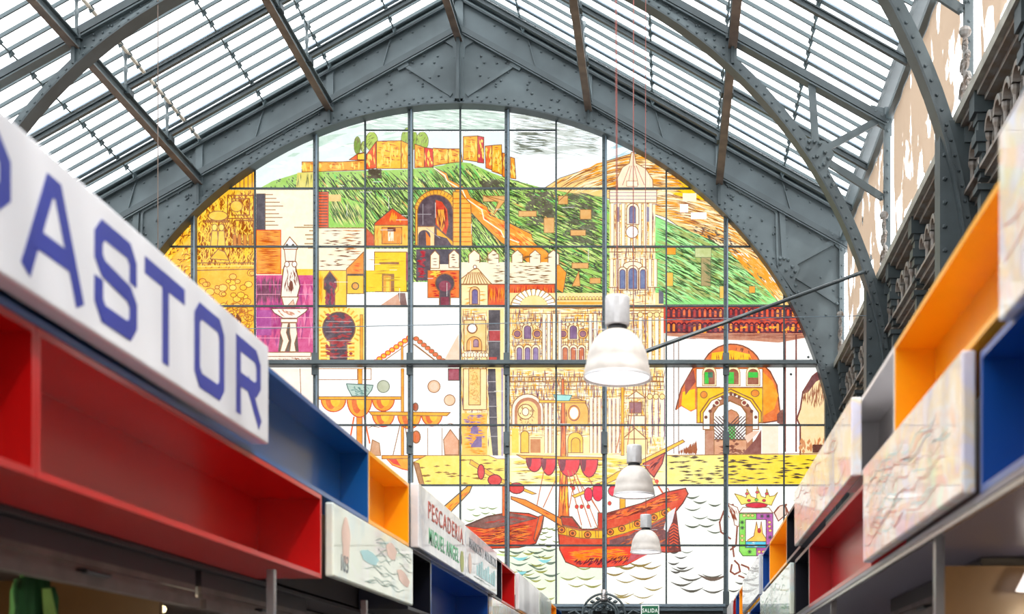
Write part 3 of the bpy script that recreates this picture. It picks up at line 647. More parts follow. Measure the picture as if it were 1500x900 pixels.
P(DV, [(644, 449), (644, 430)]+[(652+14*cos(radians(a)), 416+14*sin(radians(a))) for a in range(125, 420, 18)]+[(660, 430), (660, 449)], BR); El((140, 60, 76), 652, 420, 9, 8); Rc((130, 50, 66), 646, 436, 658, 449)
# crenellated wall and red roof, 675-815
wl_ = P(CR, '676,385 815,385 815,417 722,417 700,398 676,408')
for a in (687, 715, 750, 776, 803): merlon(a, 367, 16, 22)
Rc(CR, 676, 386, 815, 396); marks(rect(690, 372, 812, 388), 22, (130, 90, 50)); marks(rect(720, 390, 812, 415), 42, (130, 90, 50), 2)
Rc((226, 78, 34), 715, 417, 813, 448, DK); H((250, 140, 30), rect(715, 418, 812, 447), 60, 90, 22, 2.6, 3); H((180, 30, 20), rect(715, 418, 812, 447), 50, 90, 18, 1.8, 3)
P((252, 222, 160), '675,417 675,410 693,396 700,394 720,417', BR, 1.3)
for i in range(9): Ln((176, 110, 60), 1.3, [(679+i*4.4, 416), (686+i*2.2, 400)])
El(WH, 696, 392, 2.5, 2.5, BR)
Rc((255, 232, 170), 676, 418, 715, 450, BR); H(OR, rect(678, 420, 714, 448), 20, 0, 12, 1.6); Arch((250, 190, 120), 688, 421, 703, 447, BR); Arch((112, 100, 150), 692, 425, 700, 446, PU)
# cathedral
CA = (255, 224, 150); LAV = (168, 150, 176)
Rc(CA, 676, 452, 744, 668); Rc(CA, 744, 430, 972, 668); Rc((255, 234, 180), 893, 300, 960, 450)
for (r_, n) in ((rect(676, 452, 716, 668), 90), (rect(744, 450, 886, 530), 150), (rect(744, 541, 886, 640), 230), (rect(886, 452, 974, 668), 190), (rect(894, 302, 960, 448), 90)):
    H((196, 110, 40), r_, int(n*1.5), lambda x, y: rg.choice((0, 90)), 14, 1.3, 3); H((255, 246, 214), r_, n, lambda x, y: rg.choice((0, 90)), 16, 2.8, 3); H((250, 176, 50), r_, int(n*.8), lambda x, y: rg.choice((0, 90, 90)), 12, 2.8, 6); H((120, 78, 100), r_, int(n*.9), 90, 16, 1.8, 3); H((110, 70, 50), r_, n//2, lambda x, y: rg.choice((0, 0, 90)), 14, 1.1, 3)
P(CA, [(748, 450)]+[(782-34*cos(pi*i/12), 452-34*sin(pi*i/12)*.8) for i in range(13)]+[(816, 450)], BR)
for i in range(13):
    an = pi*(i+.5)/13; Ln(WH, 4, [(782-22*cos(an), 450-18*sin(an)), (782-30*cos(an), 450-24*sin(an))]); Ln(BR, 1, [(782-20*cos(an+.1), 450-16*sin(an+.1)), (782-33*cos(an+.1), 450-26*sin(an+.1))])
Ln(BR, 1.4, '816,440 886,440'); Ln((240, 170, 60), 4, '816,445 886,445')
for i in range(14): El((255, 220, 120), 820+i*5, 438, 2, 3, BR, .7, n=6)
for b, w_ in ((452, 2.5), (460, 1.5), (502, 1.3), (468, 1), (553, 2), (560, 3), (566, 1.2), (572, 1.2), (582, 1)): Ln(BR, w_*.7, [(746, b), (972, b)])
for i in range(44): Ln(BR, 1, [(748+i*5.2, 554), (748+i*5.2, 560)])
for a0 in (773, 840):
    Arch((255, 236, 180), a0-8, 475, a0+8, 499, BR); Arch((126, 92, 130), a0-5, 478, a0+5, 497, PU)
    for s in (-15, 14): El((246, 176, 80), a0+s, 490, 7, 7, BR); El((150, 96, 110), a0+s, 490, 4.5, 4.5, PU)
    for s in (-12, 0, 12): Arch((255, 236, 190), a0+s-6, 506, a0+s+6, 533, BR); Arch((140, 116, 160) if a0 == 773 else (206, 110, 70), a0+s-3.6, 510, a0+s+3.6, 532, PU)
    for k in range(6): El((255, 232, 180), a0-14+k*5.6, 474+(k % 2)*2, 2.6, 3, BR, .8, n=7)
for a in (797, 804, 812, 820, 865, 872): Ln((255, 246, 214), 4, [(a, 462), (a, 532)]); Ln(BR, 1, [(a-2.4, 462), (a-2.4, 532)]); Ln((140, 110, 130), 1.2, [(a+2.4, 470), (a+2.4, 532)])
# left tower
Rc(None or (250, 206, 130), 680, 470, 712, 515, BR); El(WH, 692, 482, 7, 7, BR, 2); Arch((150, 120, 150), 696, 497, 702, 508, BR); Arch((240, 170, 90), 684, 494, 706, 514, BR); Arch((170, 130, 150), 694, 498, 701, 509, PU)
for i in range(9): El(CR, 679+i*4.3, 521, 2.6, 3.4, BR, .8, n=7)
P((255, 226, 160), '679,541 713,541 713,601 679,601', BR, 1.4); Rc((250, 206, 120), 687, 541, 704, 594, BR); H((206, 140, 60), rect(688, 542, 703, 592), 60, 45, 5, 1.2, 80)
Rc((252, 190, 70), 677, 606, 714, 668); H((140, 100, 150), rect(678, 608, 712, 656), 40, 0, 12, 4, 6); H(OR, rect(678, 608, 714, 666), 50, 0, 12, 4, 10); P((120, 90, 140), '690,628 696,622 701,628 701,636 690,636'); P((120, 90, 140), '690,654 700,640 706,640 706,656 690,656')
Rc((74, 66, 70), 716, 455, 733, 537); Rc((180, 60, 60), 717, 485, 733, 500); Rc((190, 60, 50), 717, 524, 728, 532); P((74, 66, 72), '715,541 726,541 730,668 722,668 717,620')
Ln((190, 180, 180), .9, '715,485 733,485'); Ln((190, 180, 180), .9, '715,501 733,501'); Ln((190, 180, 180), .9, '716,560 728,560'); 
for b in (575, 596, 612, 640): Ln((176, 168, 168), .9, [(716, b), (729, b)])
Ln(LAV, 3, '736,541 736,668'); Ln((255, 240, 200), 3, '740,455 740,668')
# doors of the facade
Arch((255, 240, 210), 750, 578, 796, 624, BR, 1.4); Arch((186, 112, 70), 754, 583, 793, 624); Arch((250, 206, 120), 758, 588, 788, 624); El((255, 230, 150), 770, 604, 11, 11, BR, 1.6); El(CR, 770, 604, 5, 6, BR)
H(BR, rect(758, 592, 786, 624), 26, 60, 6, 1.4, 60); Arch((244, 190, 40), 763, 632, 775, 664, BR, 1.4); Rc(YE, 750, 628, 760, 664); Rc((200, 120, 60), 777, 644, 792, 664); Ln(BR, 1, '777,642 794,642')
Arch((240, 176, 70), 822, 584, 862, 624, BR, 1.4); El((150, 70, 50), 841, 606, 9, 12); El(WH, 841, 606, 7, 9.5, OR, 1.4); Arch((250, 200, 60), 832, 634, 854, 664, BR); Arch((244, 180, 40), 837, 642, 850, 664, BR)
for a in (800, 806, 813, 866, 872, 878, 893, 899, 905): Ln((255, 244, 206), 3.4, [(a, 585), (a, 664)]); Ln((164, 120, 120), 1.2, [(a+2.4, 585), (a+2.4, 664)]); Ln(BR, .8, [(a-2, 585), (a-2, 664)])
# tower with lantern
P((255, 226, 190), '905,278 904,262 912,246 922,240 925,224 929,224 932,240 946,248 956,264 957,278', BR, 1.2)
for a in (912, 920, 935, 944): Ln((190, 120, 100), 1, [(927+(a-927)*.3, 244), (a, 272)])
Rc(CR, 918, 266, 934, 274, BR, .8); Rc((255, 236, 200), 893, 279, 962, 298, BR); 
for b in (283, 288, 293, 300): Ln((150, 120, 150), 1, [(893, b), (962, b)])
def tower(b0, b1, x0, x1):
    for i, a in enumerate(range(x0, x1, 8)): Ln((255, 244, 214), 4, [(a, b0), (a, b1)]); Ln((170, 120, 90), 1, [(a+2.6, b0), (a+2.6, b1)]); Ln((250, 190, 90), 1.2, [(a-2.6, b0), (a-2.6, b1)])
tower(300, 362, 897, 960); Arch((255, 240, 210), 918, 299, 936, 330, BR); Arch((112, 112, 150), 922, 303, 931, 328, PU); El(WH, 926, 341, 9, 9, BR, 1.2); Arch((140, 130, 150), 903, 304, 907, 326); Arch((140, 130, 150), 947, 304, 951, 326)
for b in (364, 370, 381, 422, 450, 456): Ln(BR, 1.2, [(891, b), (966, b)])
tower(382, 420, 896, 964); El(CR, 927, 390, 14, 6, BR)
for a, h in ((912, 4), (927, 6), (942, 4)): Arch(CR, a-h-2, 396-h, a+h+2, 426, BR); Arch((104, 116, 156), a-h, 400-h, a+h, 424, PU)
P((96, 96, 110), '965,425 972,430 972,446 965,446')
for a in (938, 952, 962, 970): Ln((255, 246, 220), 5, [(a, 462), (a, 530)]); Ln(BR, 1, [(a+3, 462), (a+3, 530)]); Ln((250, 180, 60), 1.4, [(a-3, 462), (a-3, 530)]); El((255, 226, 150), a, 462, 4, 4, BR, 1)
for a in (952, 961, 970): Ln((255, 244, 210), 4.4, [(a, 585), (a, 640)]); Ln((140, 100, 120), 1.6, [(a+3.6, 585), (a+3.6, 640)]); El((255, 226, 150), a, 582, 4, 4, BR, 1)
P(CR, '918,584 932,574 946,584', BR); Rc((150, 96, 100), 922, 590, 940, 606, BR); Rc(CR, 921, 610, 945, 624, BR); P((255, 230, 160), '912,644 930,628 948,644', BR, 1.6); Rc((255, 226, 150), 914, 644, 948, 668, BR)
# orange roofed arsenal on the right
Rc(WH, 976, 486, 1240, 668); Rc((206, 66, 42), 972, 450, 1240, 489)
for r_ in range(2):
    for i in range(30):
        c_ = rg.choice(((226, 76, 40), (250, 140, 50), (176, 48, 44), (236, 96, 50))); Arch(c_, 976.6+i*7.6, 453+r_*21, 982.2+i*7.6, 466+r_*21.5, (84, 34, 44), 2)
    H((84, 34, 44), rect(974, 466+r_*21, 1200, 471+r_*18), 30, 0, 18, 2, 2)
H((100, 50, 60), rect(974, 450, 1200, 489), 90, 0, 12, 3, 4); H((250, 160, 40), rect(1010, 478, 1190, 488), 26, 0, 6, 4)
P((196, 130, 100), '976,489 1200,489 1200,492 1140,503 1100,500 1040,498 976,493'); H((156, 90, 70), rect(980, 489, 1190, 498), 40, 0, 40, 1.4, 2)
P((226, 110, 50), [(988, 616), (992, 605), (990, 600), (998, 570), (1015, 540)]+[(1072-44*cos(radians(a)), 545-40*sin(radians(a))) for a in range(15, 170, 12)]+[(1128, 545), (1138, 565), (1142, 600), (1146, 616), (1120, 620), (1020, 620)], (120, 60, 40), 2)
H((120, 56, 40), '1035,520 1060,508 1090,508 1108,522 1072,515', 60, 90, 12, 2.4, 14); P((252, 190, 20), '1043,518 1072,514 1098,520 1104,537 1040,537'); H((180, 80, 30), '1043,518 1072,514 1098,520 1104,537 1040,537', 30, 90, 16, 1.6)
P((252, 198, 10), '1000,575 1018,570 1018,600 1010,602 998,594'); P(WH, '990,602 998,596 1012,604 1020,600 1020,668 978,668 978,620'); P((248, 150, 30), '1117,545 1132,560 1140,580 1134,600 1118,610'); P((150, 70, 60), '1003,560 1016,542 1019,560 1004,580')
Rc(WH, 1020, 541, 1117, 568, BR); Rc((250, 190, 24), 1021, 569, 1117, 620, BR)
for a in (1039, 1074, 1103):
    Arch((255, 232, 180), a-10, 537, a+10, 566, (180, 130, 80), 1.2); Arch((150, 84, 60), a-8, 541, a+8, 564); Rc((60, 190, 60), a-7, 546, a+(-1 if a == 1039 else 7 if a == 1103 else 1), 554 if a == 1103 else 563); 
Rc((60, 110, 80), 1037, 546, 1044, 554); Rc(WH, 1055, 541, 1062, 568)
El((230, 130, 40), 1031, 579, 5, 5, BR); El((230, 130, 40), 1106, 577, 6, 5, BR)
def parch(c, x0, x1, t, b, o=None, ow=1.4):
    m_ = (x0+x1)/2; P(c, [(x0, b), (x0, t+(m_-x0)*.75), (x0+(m_-x0)*.3, t+(m_-x0)*.32), (m_, t), (x1-(m_-x0)*.3, t+(m_-x0)*.32), (x1, t+(m_-x0)*.75), (x1, b)], o, ow)
parch((250, 200, 30), 1026, 1115, 571, 620, BR, 2); parch((255, 244, 230), 1030, 1111, 575, 630, BR, 1.6); parch((176, 110, 76), 1040, 1102, 580, 668, BR)
for i in range(13):
    t = i/12; a = 1034+73*t; El((110, 60, 46), a, 612-34*sin(pi*t), 2.6, 2.6, n=7)
El((140, 60, 50), 1050, 591, 3.6, 3.6, CR); El((140, 60, 50), 1090, 591, 3.6, 3.6, CR)
parch((255, 250, 244), 1045, 1093, 588, 645, BR, 2); Rc((70, 220, 90), 1067, 623, 1077, 644)
parch((206, 130, 90), 1060, 1082, 601, 622, BR)
for i in range(9):
    Ln((90, 60, 56), 1.5, [(1047+i*5, 645), (min(1092, 1047+i*5+34), 645-min(34, 45-i*5))]); Ln((90, 60, 56), 1.5, [(1092-i*5, 645), (max(1046, 1092-i*5-34), 645-min(34, 45-i*5))])
Rc((214, 150, 110), 1045, 646, 1093, 668); H((130, 70, 50), rect(1045, 646, 1093, 668), 26, 0, 10, 4); H((160, 90, 60), '990,662 1020,645 1022,668 988,668', 60, 90, 12, 3, 8)
Rc((190, 130, 100), 1033, 631, 1046, 668, BR); P((130, 70, 60), '1085,668 1106,645 1115,630 1115,668'); P((246, 226, 200), '1116,622 1140,622 1140,668 1116,668'); P((246, 196, 170), '1090,640 1104,632 1113,632 1095,650')
for a in (987, 994): Ln((120, 76, 60), 1.2, [(a, 500), (a, 665)])
for a in (1150, 1166): Ln((120, 60, 50), 2.4, [(a, 492), (a, 662)])
P((252, 216, 160), '1167,614 1172,600 1176,575 1190,552 1205,540 1230,540 1230,668 1172,668 1172,625', (110, 56, 50), 2.4); P((110, 60, 60), '1176,578 1190,552 1205,541 1215,541 1210,552 1195,560 1184,575'); H((150, 90, 60), '1172,575 1212,548 1216,600 1180,600', 50, 95, 16, 2, 8); H((206, 130, 80), rect(1170, 640, 1215, 666), 30, 90, 14, 4)
P((120, 70, 60), '1138,608 1146,600 1150,612 1148,625 1138,620'); Rc((90, 50, 40), 1190, 652, 1212, 664)
# small market scene 465-675, 541-712
Rc((255, 255, 252), 465, 541, 675, 668)
for q in ('466,541 524,541 524,557 466,557', '530,541 544,541 544,557 532,557'): Ln((176, 120, 80), 1.2, q)
Rc(OR, 525, 541, 531, 563, BR, .9); Rc(OR, 588, 541, 592, 668, BR, .9); Rc((246, 140, 30), 523, 610, 531, 668, BR); P((176, 200, 186), '508,563 547,565 545,572 538,581 516,581 510,570', (80, 110, 100), 1.4); H((100, 140, 130), '510,565 545,567 538,580 516,580', 20, 30, 8, 1.6, 40)
El((186, 190, 160), 562, 567, 9, 9, (110, 116, 96), 1.2); El((240, 190, 150), 636, 567, 9, 9, BR); El((246, 206, 176), 636, 567, 6, 6); El((244, 200, 160), 659, 587, 8, 8, BR); Rc((160, 70, 84), 657, 541, 673, 558, DK); El((170, 80, 50), 609, 597, 4, 6, DK)
def sail(a, b, w_, h, c=(248, 160, 40)):
    El(c, a, b, w_/2, h, (206, 70, 40), 1.6, 0, 180); El((226, 96, 34), a-w_*.1, b, w_*.22, h*.8, None, 1, 0, 180, 8); El((255, 190, 40), a+w_*.08, b, w_*.2, h*.6, None, 1, 0, 180, 8)
for q in ((489, 586, 36, 18), (527, 586, 36, 26), (562, 586, 32, 17)): sail(*q)
Rc((246, 170, 40), 464, 582, 588, 586, BR)
for q in ((562, 608, 32, 18), (600, 608, 34, 21), (633, 608, 30, 17)): sail(*q)
P((246, 170, 40), '541,604 660,605 655,610 545,609', BR)
Ln(RE, 2.4, '519,612 514,640'); Ln(RE, 2.4, '534,612 542,650'); Ln(BR, 1.3, '586,625 576,668'); Ln(BR, 1.3, '594,625 600,668')
P((206, 150, 110), '546,645 556,650 558,668 542,668', BR); P((226, 160, 120), '650,645 660,630 672,646 672,667 652,667', BR); El((220, 110, 60), 610, 641, 6, 9, BR, 1.6)
for q in ('540,628 546,625 556,627', '648,625 660,621 672,625', '627,628 627,668', '648,628 648,668', '673,628 673,668'): Ln(BR, 1, q)
P((250, 160, 40), '566,672 600,672 600,690 590,688 575,682', RD, 1.4); P((226, 60, 44), '568,672 580,672 588,684 576,680'); P(OR, '560,668 625,668 630,672 560,673', BR)
# quay, two tones of yellow
sandL = P((250, 220, 90), '606,678 625,668 716,668 728,673 744,673 744,712 615,712', BR, 1); P((252, 240, 176), '744,672 978,666 978,712 744,712'); H((250, 214, 90), '744,672 978,670 978,712 744,712', 50, 0, 40, 6, 3)
Rc((252, 232, 120), 976, 667, 1064, 710); Rc((252, 214, 50), 1064, 667, 1235, 710); Ln(BR, 1.4, '976,668 1215,665')
H((140, 96, 30), rect(612, 674, 742, 710), 34, 0, 14, 2.4, 4); H((150, 110, 60), rect(746, 676, 970, 708), 46, 0, 13, 2.2, 6); H((84, 66, 40), rect(978, 669, 1215, 709), 70, 0, 16, 3.6, 3)
P((176, 120, 70), '607,678 614,680 622,712 616,712', BR)
# sea
sea = P((248, 252, 240), rect(465, 713, 1240, 900)); H((206, 232, 150), rect(600, 801, 976, 890), 60, 6, 40, 6, 10); P((232, 244, 216), rect(744, 803, 886, 886)); Rc((252, 250, 236), 820, 850, 886, 886); P((250, 252, 246), rect(888, 803, 1062, 886))
def wave(a, b, w_, col, th=2.2):
    n = 7; pts = [(a+w_*i/n, b+sin(pi*i/n)*w_*.17) for i in range(n+1)]; T = []
    for i in range(n):
        h0 = th*sin(pi*i/n)+.4; h1 = th*sin(pi*(i+1)/n)+.4; (x0, y0), (x1, y1) = pts[i], pts[i+1]
        T += [[(x0, y0-h0/2), (x1, y1-h1/2), (x1, y1+h1/2)], [(x0, y0-h0/2), (x1, y1+h1/2), (x0, y0+h0/2)]]
    art.append((lin(col), T))
def waves(x0, x1, y0, y1, col, sx=22, sy=12, th=2.2, keep=.9):
    y = y0; r = 0
    while y < y1:
        x = x0+(r % 2)*sx*.5
        while x < x1-sx*.7:
            if rg.random() < keep: wave(x+rg.uniform(-3, 3), y+rg.uniform(-3, 3), sx*rg.uniform(.8, 1.2), col, th*rg.uniform(.7, 1.2))
            x += sx
        y += sy; r += 1
waves(683, 735, 745, 762, (120, 140, 70), 16, 7, 1.4); waves(785, 822, 772, 800, (116, 126, 60), 14, 6, 1.8); waves(722, 742, 802, 815, OL, 14, 8); waves(746, 816, 806, 846, (96, 112, 92), 24, 9, 3); waves(746, 816, 812, 880, (150, 150, 70), 20, 13, 2.4, .8)
for q in ((788, 820, 20), (750, 816, 24), (758, 838, 14)): wave(*q, (130, 206, 210), 4)
waves(820, 884, 828, 866, (140, 140, 70), 24, 10, 2.4, .8); waves(888, 975, 822, 842, (140, 116, 60), 34, 9, 3.2); waves(900, 975, 846, 884, (150, 130, 70), 28, 12, 2, .6); wave(893, 870, 36, (150, 130, 70), 2.6)
waves(980, 1000, 808, 838, (70, 66, 60), 16, 7, 2.4, 1); waves(982, 1058, 832, 872, (84, 80, 70), 30, 10, 2.8, .7); wave(1022, 842, 44, (96, 78, 66), 5); waves(1003, 1055, 725, 782, (80, 86, 70), 22, 11, 2.2, .6); waves(1066, 1120, 842, 886, (84, 80, 76), 20, 10, 2, .7); waves(1150, 1200, 720, 750, (90, 86, 80), 22, 12, 2, .6); waves(1000, 1020, 805, 812, (90, 100, 80), 18, 9, 1.6)
# rowing boat
P((250, 160, 40), '640,752 686,712 692,712 688,722 650,762', DK, 1.6); H(RE, '648,752 686,716 688,720 654,756', 16, -40, 12, 2)
P((216, 60, 30), '681,771 715,757 748,751 775,753 788,758 792,757 797,756 794,775 785,797 760,803 700,805 684,800', (90, 40, 30), 1.6)
P((126, 84, 76), '684,771 716,758 750,753 786,760 750,769 714,775', DK, 1.2); H((176, 60, 50), '700,768 750,757 780,760 740,768', 20, -6, 12, 2); H((250, 130, 40), '690,776 750,772 785,764 780,795 700,800', 50, -4, 24, 2); H((110, 36, 30), '690,776 750,772 785,764 780,795 700,800', 60, -6, 20, 1.4)
P((240, 90, 30), '790,757 797,755 792,776 784,794 782,790', DK); Rc((232, 96, 36), 736, 713, 741, 757, DK, .8)
# lateen yard, left
P((250, 180, 40), '690,674 735,702 786,724 780,725 730,706 688,680', BR, 1.2)
for q in ((705, 692, 5, 11), (725, 704, 10, 8), (757, 716, 11, 8)): El((216, 50, 46), *q, (100, 36, 40), 1.4)
# ship: masts, rigging, hull
P((240, 110, 40), '823,556 826,556 829,650 834,765 818,765 822,650', (120, 50, 30), 1.2); H((255, 190, 50), rect(821, 660, 832, 760), 26, 90, 24, 2.6, 3); H((130, 40, 30), rect(820, 600, 832, 760), 20, 90, 24, 1.6, 3)
Rc((252, 176, 20), 910, 556, 914, 668, BR, 1); Rc((246, 160, 20), 908, 700, 916, 748, BR, 1.2)
P((250, 184, 30), '790,587 858,588 858,591 790,591', BR); P((150, 214, 206), '811,579 838,580 834,588 815,588', (70, 110, 100), 1.2)
P((250, 176, 30), '757,667 768,668 888,671 888,675 768,673', BR)
for q in ((783, 672, 24, 20), (804, 673, 22, 24), (834, 674, 32, 25), (863, 674, 26, 26)): El((228, 44, 54), q[0], q[1], q[2]/2, q[3], (110, 40, 44), 1.5, 0, 180, 12); El((120, 40, 54), q[0]-q[2]*.3, q[1], q[2]*.15, q[3]*.7, None, 1, 0, 180, 6)
for q in ('797,690 786,745', '816,700 796,744', '832,690 852,770', '838,690 866,773', '842,690 876,775', '846,702 884,760', '862,700 870,715', '866,730 884,762', '842,700 834,745', '926,600 918,664', '902,664 912,620'): Ln((196, 100, 60), 1.4, q)
for a, b in ((840, 716), (845, 743), (852, 743), (862, 743), (837, 712), (893, 738)): El((222, 56, 50), a, b, 2.6, 3, BR, .8)
P((250, 190, 40), '838,727 870,714 903,693 1000,645 1003,648 905,702 870,718 842,730', BR, 1.3)
El((232, 30, 60), 862, 725, 6, 10, (120, 30, 44)); El((232, 26, 56), 876, 722, 8, 13, (120, 30, 44)); El((224, 40, 60), 899, 720, 8, 8, DK); P((206, 70, 44), '942,680 974,664 970,680 958,700 952,694', (110, 40, 40), 1.8); H((100, 36, 40), '945,680 972,668 958,698', 14, -45, 16, 2, 6); El((226, 60, 40), 962, 706, 3, 3)
for q in ('962,710 972,726', '958,702 984,742', '978,716 984,728'): Ln((214, 90, 60), 1.6, q)
hl = P((216, 66, 34), '817,768 822,757 838,758 852,776 868,776 876,774 880,762 891,752 940,738 975,722 1004,716 1008,724 1000,738 990,750 997,808 976,810 958,808 940,816 918,828 882,832 847,831 829,824 820,806', (100, 40, 30), 1.8)
P((246, 130, 34), '749,728 770,733 816,757 828,764 824,772 790,752 749,732', (110, 50, 30), 1.3); H((200, 60, 30), '760,732 816,758 824,766 790,748', 14, 24, 16, 1.8)
H((120, 46, 34), '885,755 940,740 1000,720 1000,730 940,752 885,765', 60, -16, 18, 2.4, 6); H((246, 110, 40), '885,755 940,740 1000,720 1000,730 940,752 885,765', 30, -16, 14, 3, 6)
P((180, 50, 34), '822,758 838,759 850,775 824,770', DK); Rc((196, 50, 30), 876, 752, 884, 776, DK)
P((246, 180, 30), '817,770 850,778 884,778 915,770 945,758 980,744 986,752 950,770 915,782 884,790 850,789 818,783', BR, 1.4)
for a, b in ((823, 777), (839, 782), (861, 784), (894, 780), (911, 775), (934, 768), (958, 759), (974, 752)): El((236, 120, 40), a, b, 5, 4.6, (120, 60, 30), 1.4, n=12); El((120, 60, 40), a, b, 2.4, 2.4, n=8)
for a in (830, 833, 848, 852, 872, 876, 922, 926, 946, 966): Ln(BR, 1, [(a, 772 if a < 890 else 772-(a-900)*.35), (a+1, 788 if a < 890 else 784-(a-900)*.4)])
P((116, 66, 66), '893,792 920,784 950,772 985,755 976,800 958,800 893,800'); H((196, 90, 50), '893,792 950,774 985,757 976,800 895,800', 30, -25, 20, 2, 14)
P((236, 56, 34), '820,804 976,803 958,809 940,817 918,828 882,832 847,831 829,823'); H((252, 130, 30), rect(830, 805, 925, 822), 60, 0, 22, 3, 6); H((110, 30, 40), '832,824 850,818 940,812 918,827 882,831 847,830', 60, -40, 10, 2.4, 20); P((190, 70, 80), '925,812 965,804 976,808 958,808 940,816 918,826')
P((110, 50, 46), '980,760 990,752 996,790 996,808 978,808'); 
for i in range(8): Ln((226, 80, 50), 1.6, [(981, 772+i*4.4), (987, 768+i*4.4), (993, 772+i*4.4)])
P((226, 222, 224), '978,752 990,744 985,765 978,780 972,776')
# coat of arms
for q in ('1070,790 1056,780 1054,766 1060,750 1066,742 1074,740', '1068,742 1076,752 1080,770 1078,800 1070,806', '1070,742 1084,752', '1152,740 1140,744 1134,752', '1150,742 1158,760 1152,770', '1075,816 1073,800', '1076,822 1082,828 1084,838 1076,842 1070,838 1072,828', '1086,828 1096,832 1100,842 1092,848 1082,844'): Ln((130, 64, 50), 2.6, q)
P((252, 240, 228), '1066,738 1080,744 1084,756 1082,772 1076,770 1072,750', (140, 80, 60), 1.2); P((246, 214, 196), '1134,752 1142,742 1150,740 1152,754 1140,764', (130, 70, 50), 1.6); H((140, 70, 50), rect(1064, 740, 1082, 768), 16, 60, 14, 1.6)
P((252, 244, 232), '1082,752 1088,744 1126,744 1132,752', (150, 100, 80)); 
P((240, 220, 96), '1086,740 1076,724 1086,727 1093,730 1094,717 1100,728 1108,731 1109,714 1115,728 1121,730 1123,717 1127,728 1134,727 1139,722 1132,736 1130,741 1108,736', (150, 110, 40), 1.2); El((206, 20, 44), 1108, 741, 16, 4, DK, 1); 
for a, b, c in ((1097, 734, (214, 30, 60)), (1119, 734, (214, 30, 60)), (1108, 733, (90, 190, 60)), (1094, 724, (214, 60, 60)), (1123, 724, (214, 60, 60)), (1109, 722, (214, 60, 60))): El(c, a, b, 2.6, 2, DK, .7, n=8)
P((130, 214, 80), '1083,753 1108,753 1108,815 1088,815 1083,808', DG, 1.3); P((176, 84, 160), '1108,753 1132,753 1132,806 1126,815 1108,815', PU, 1.3)
Rc(WH, 1092, 762, 1122, 794, DK); P((246, 196, 80), '1095,792 1104,786 1106,776 1108,765 1110,776 1113,776 1115,765 1117,782 1122,790 1122,796 1095,796', BR, 1.2); El((180, 50, 50), 1112, 778, 3, 4, n=8); Rc((70, 190, 226), 1092, 794, 1122, 803, DK); H(WH, rect(1093, 795, 1121, 802), 8, 10, 8, 1)
for a, b in ((1090, 756), (1096, 756), (1102, 756), (1087, 786), (1087, 792), (1127, 766), (1127, 772), (1128, 778), (1112, 809), (1118, 809)): El((246, 210, 130), a, b, 2.4, 2, BR, .8, n=7)
for a, b in ((1087, 766), (1087, 774), (1116, 757), (1125, 757), (1098, 809), (1128, 788)):
    for k in range(4): Ln((50, 60, 50), .9, [(a-3*cos(k*pi/4), b-3*sin(k*pi/4)), (a+3*cos(k*pi/4), b+3*sin(k*pi/4))])
# fine lead lines between the pieces
for k in range(46):
    a, b = rg.uniform(470, 960), rg.uniform(250, 640)
    c, d = (a+rg.uniform(8, 22), b) if rg.random() < .5 else (a, b+rg.uniform(8, 22)); Ln((236, 232, 224), .7, [(a, b), (c, d)])
# cut everything into the panes of the frame
XS = [205, 287, 375, 465, 536, 603, 675, 744, 815, 886, 976, 1063, 1148, 1222]
YS = [158, 278, 363, 450, 537, 624, 712, 800, 888]
wn = empty('window_1', (XC, D, W(0, 888).z), kind='structure')
def clip(poly, n, d):     # keep n.p <= d
    out = []
    for i in range(len(poly)):
        a, b = poly[i-1], poly[i]; fa = n[0]*a[0]+n[1]*a[1]-d; fb = n[0]*b[0]+n[1]*b[1]-d
        if (fa <= 0) != (fb <= 0): t = fa/(fa-fb); out.append((a[0]+(b[0]-a[0])*t, a[1]+(b[1]-a[1])*t))
        if fb <= 0: out.append(b)
    return out
circ = []
for i in range(49):
    an = pi*i/48; circ.append(((cos(an), -sin(an)), 675*cos(an)-708*sin(an)+551))
boxes = []
for col, T in art:
    boxes.append([(min(p[0] for p in t), max(p[0] for p in t), min(p[1] for p in t), max(p[1] for p in t)) for t in T])
cells = []
for i in range(len(XS)-1):
    for j in range(len(YS)-1):
        if j == 0 and 4 <= i-0 <= 7 or (j == 0 and i in (3, 8)): pass
        ys = [(YS[j], YS[j+1])]
        if j == 0 and 4 <= i <= 7: ys = [(158, 193), (193, 278)]
        cells += [(XS[i], XS[i+1], a, b) for a, b in ys]
def hsh(k): return (math.sin(k*12.9898)*43758.5453) % 1
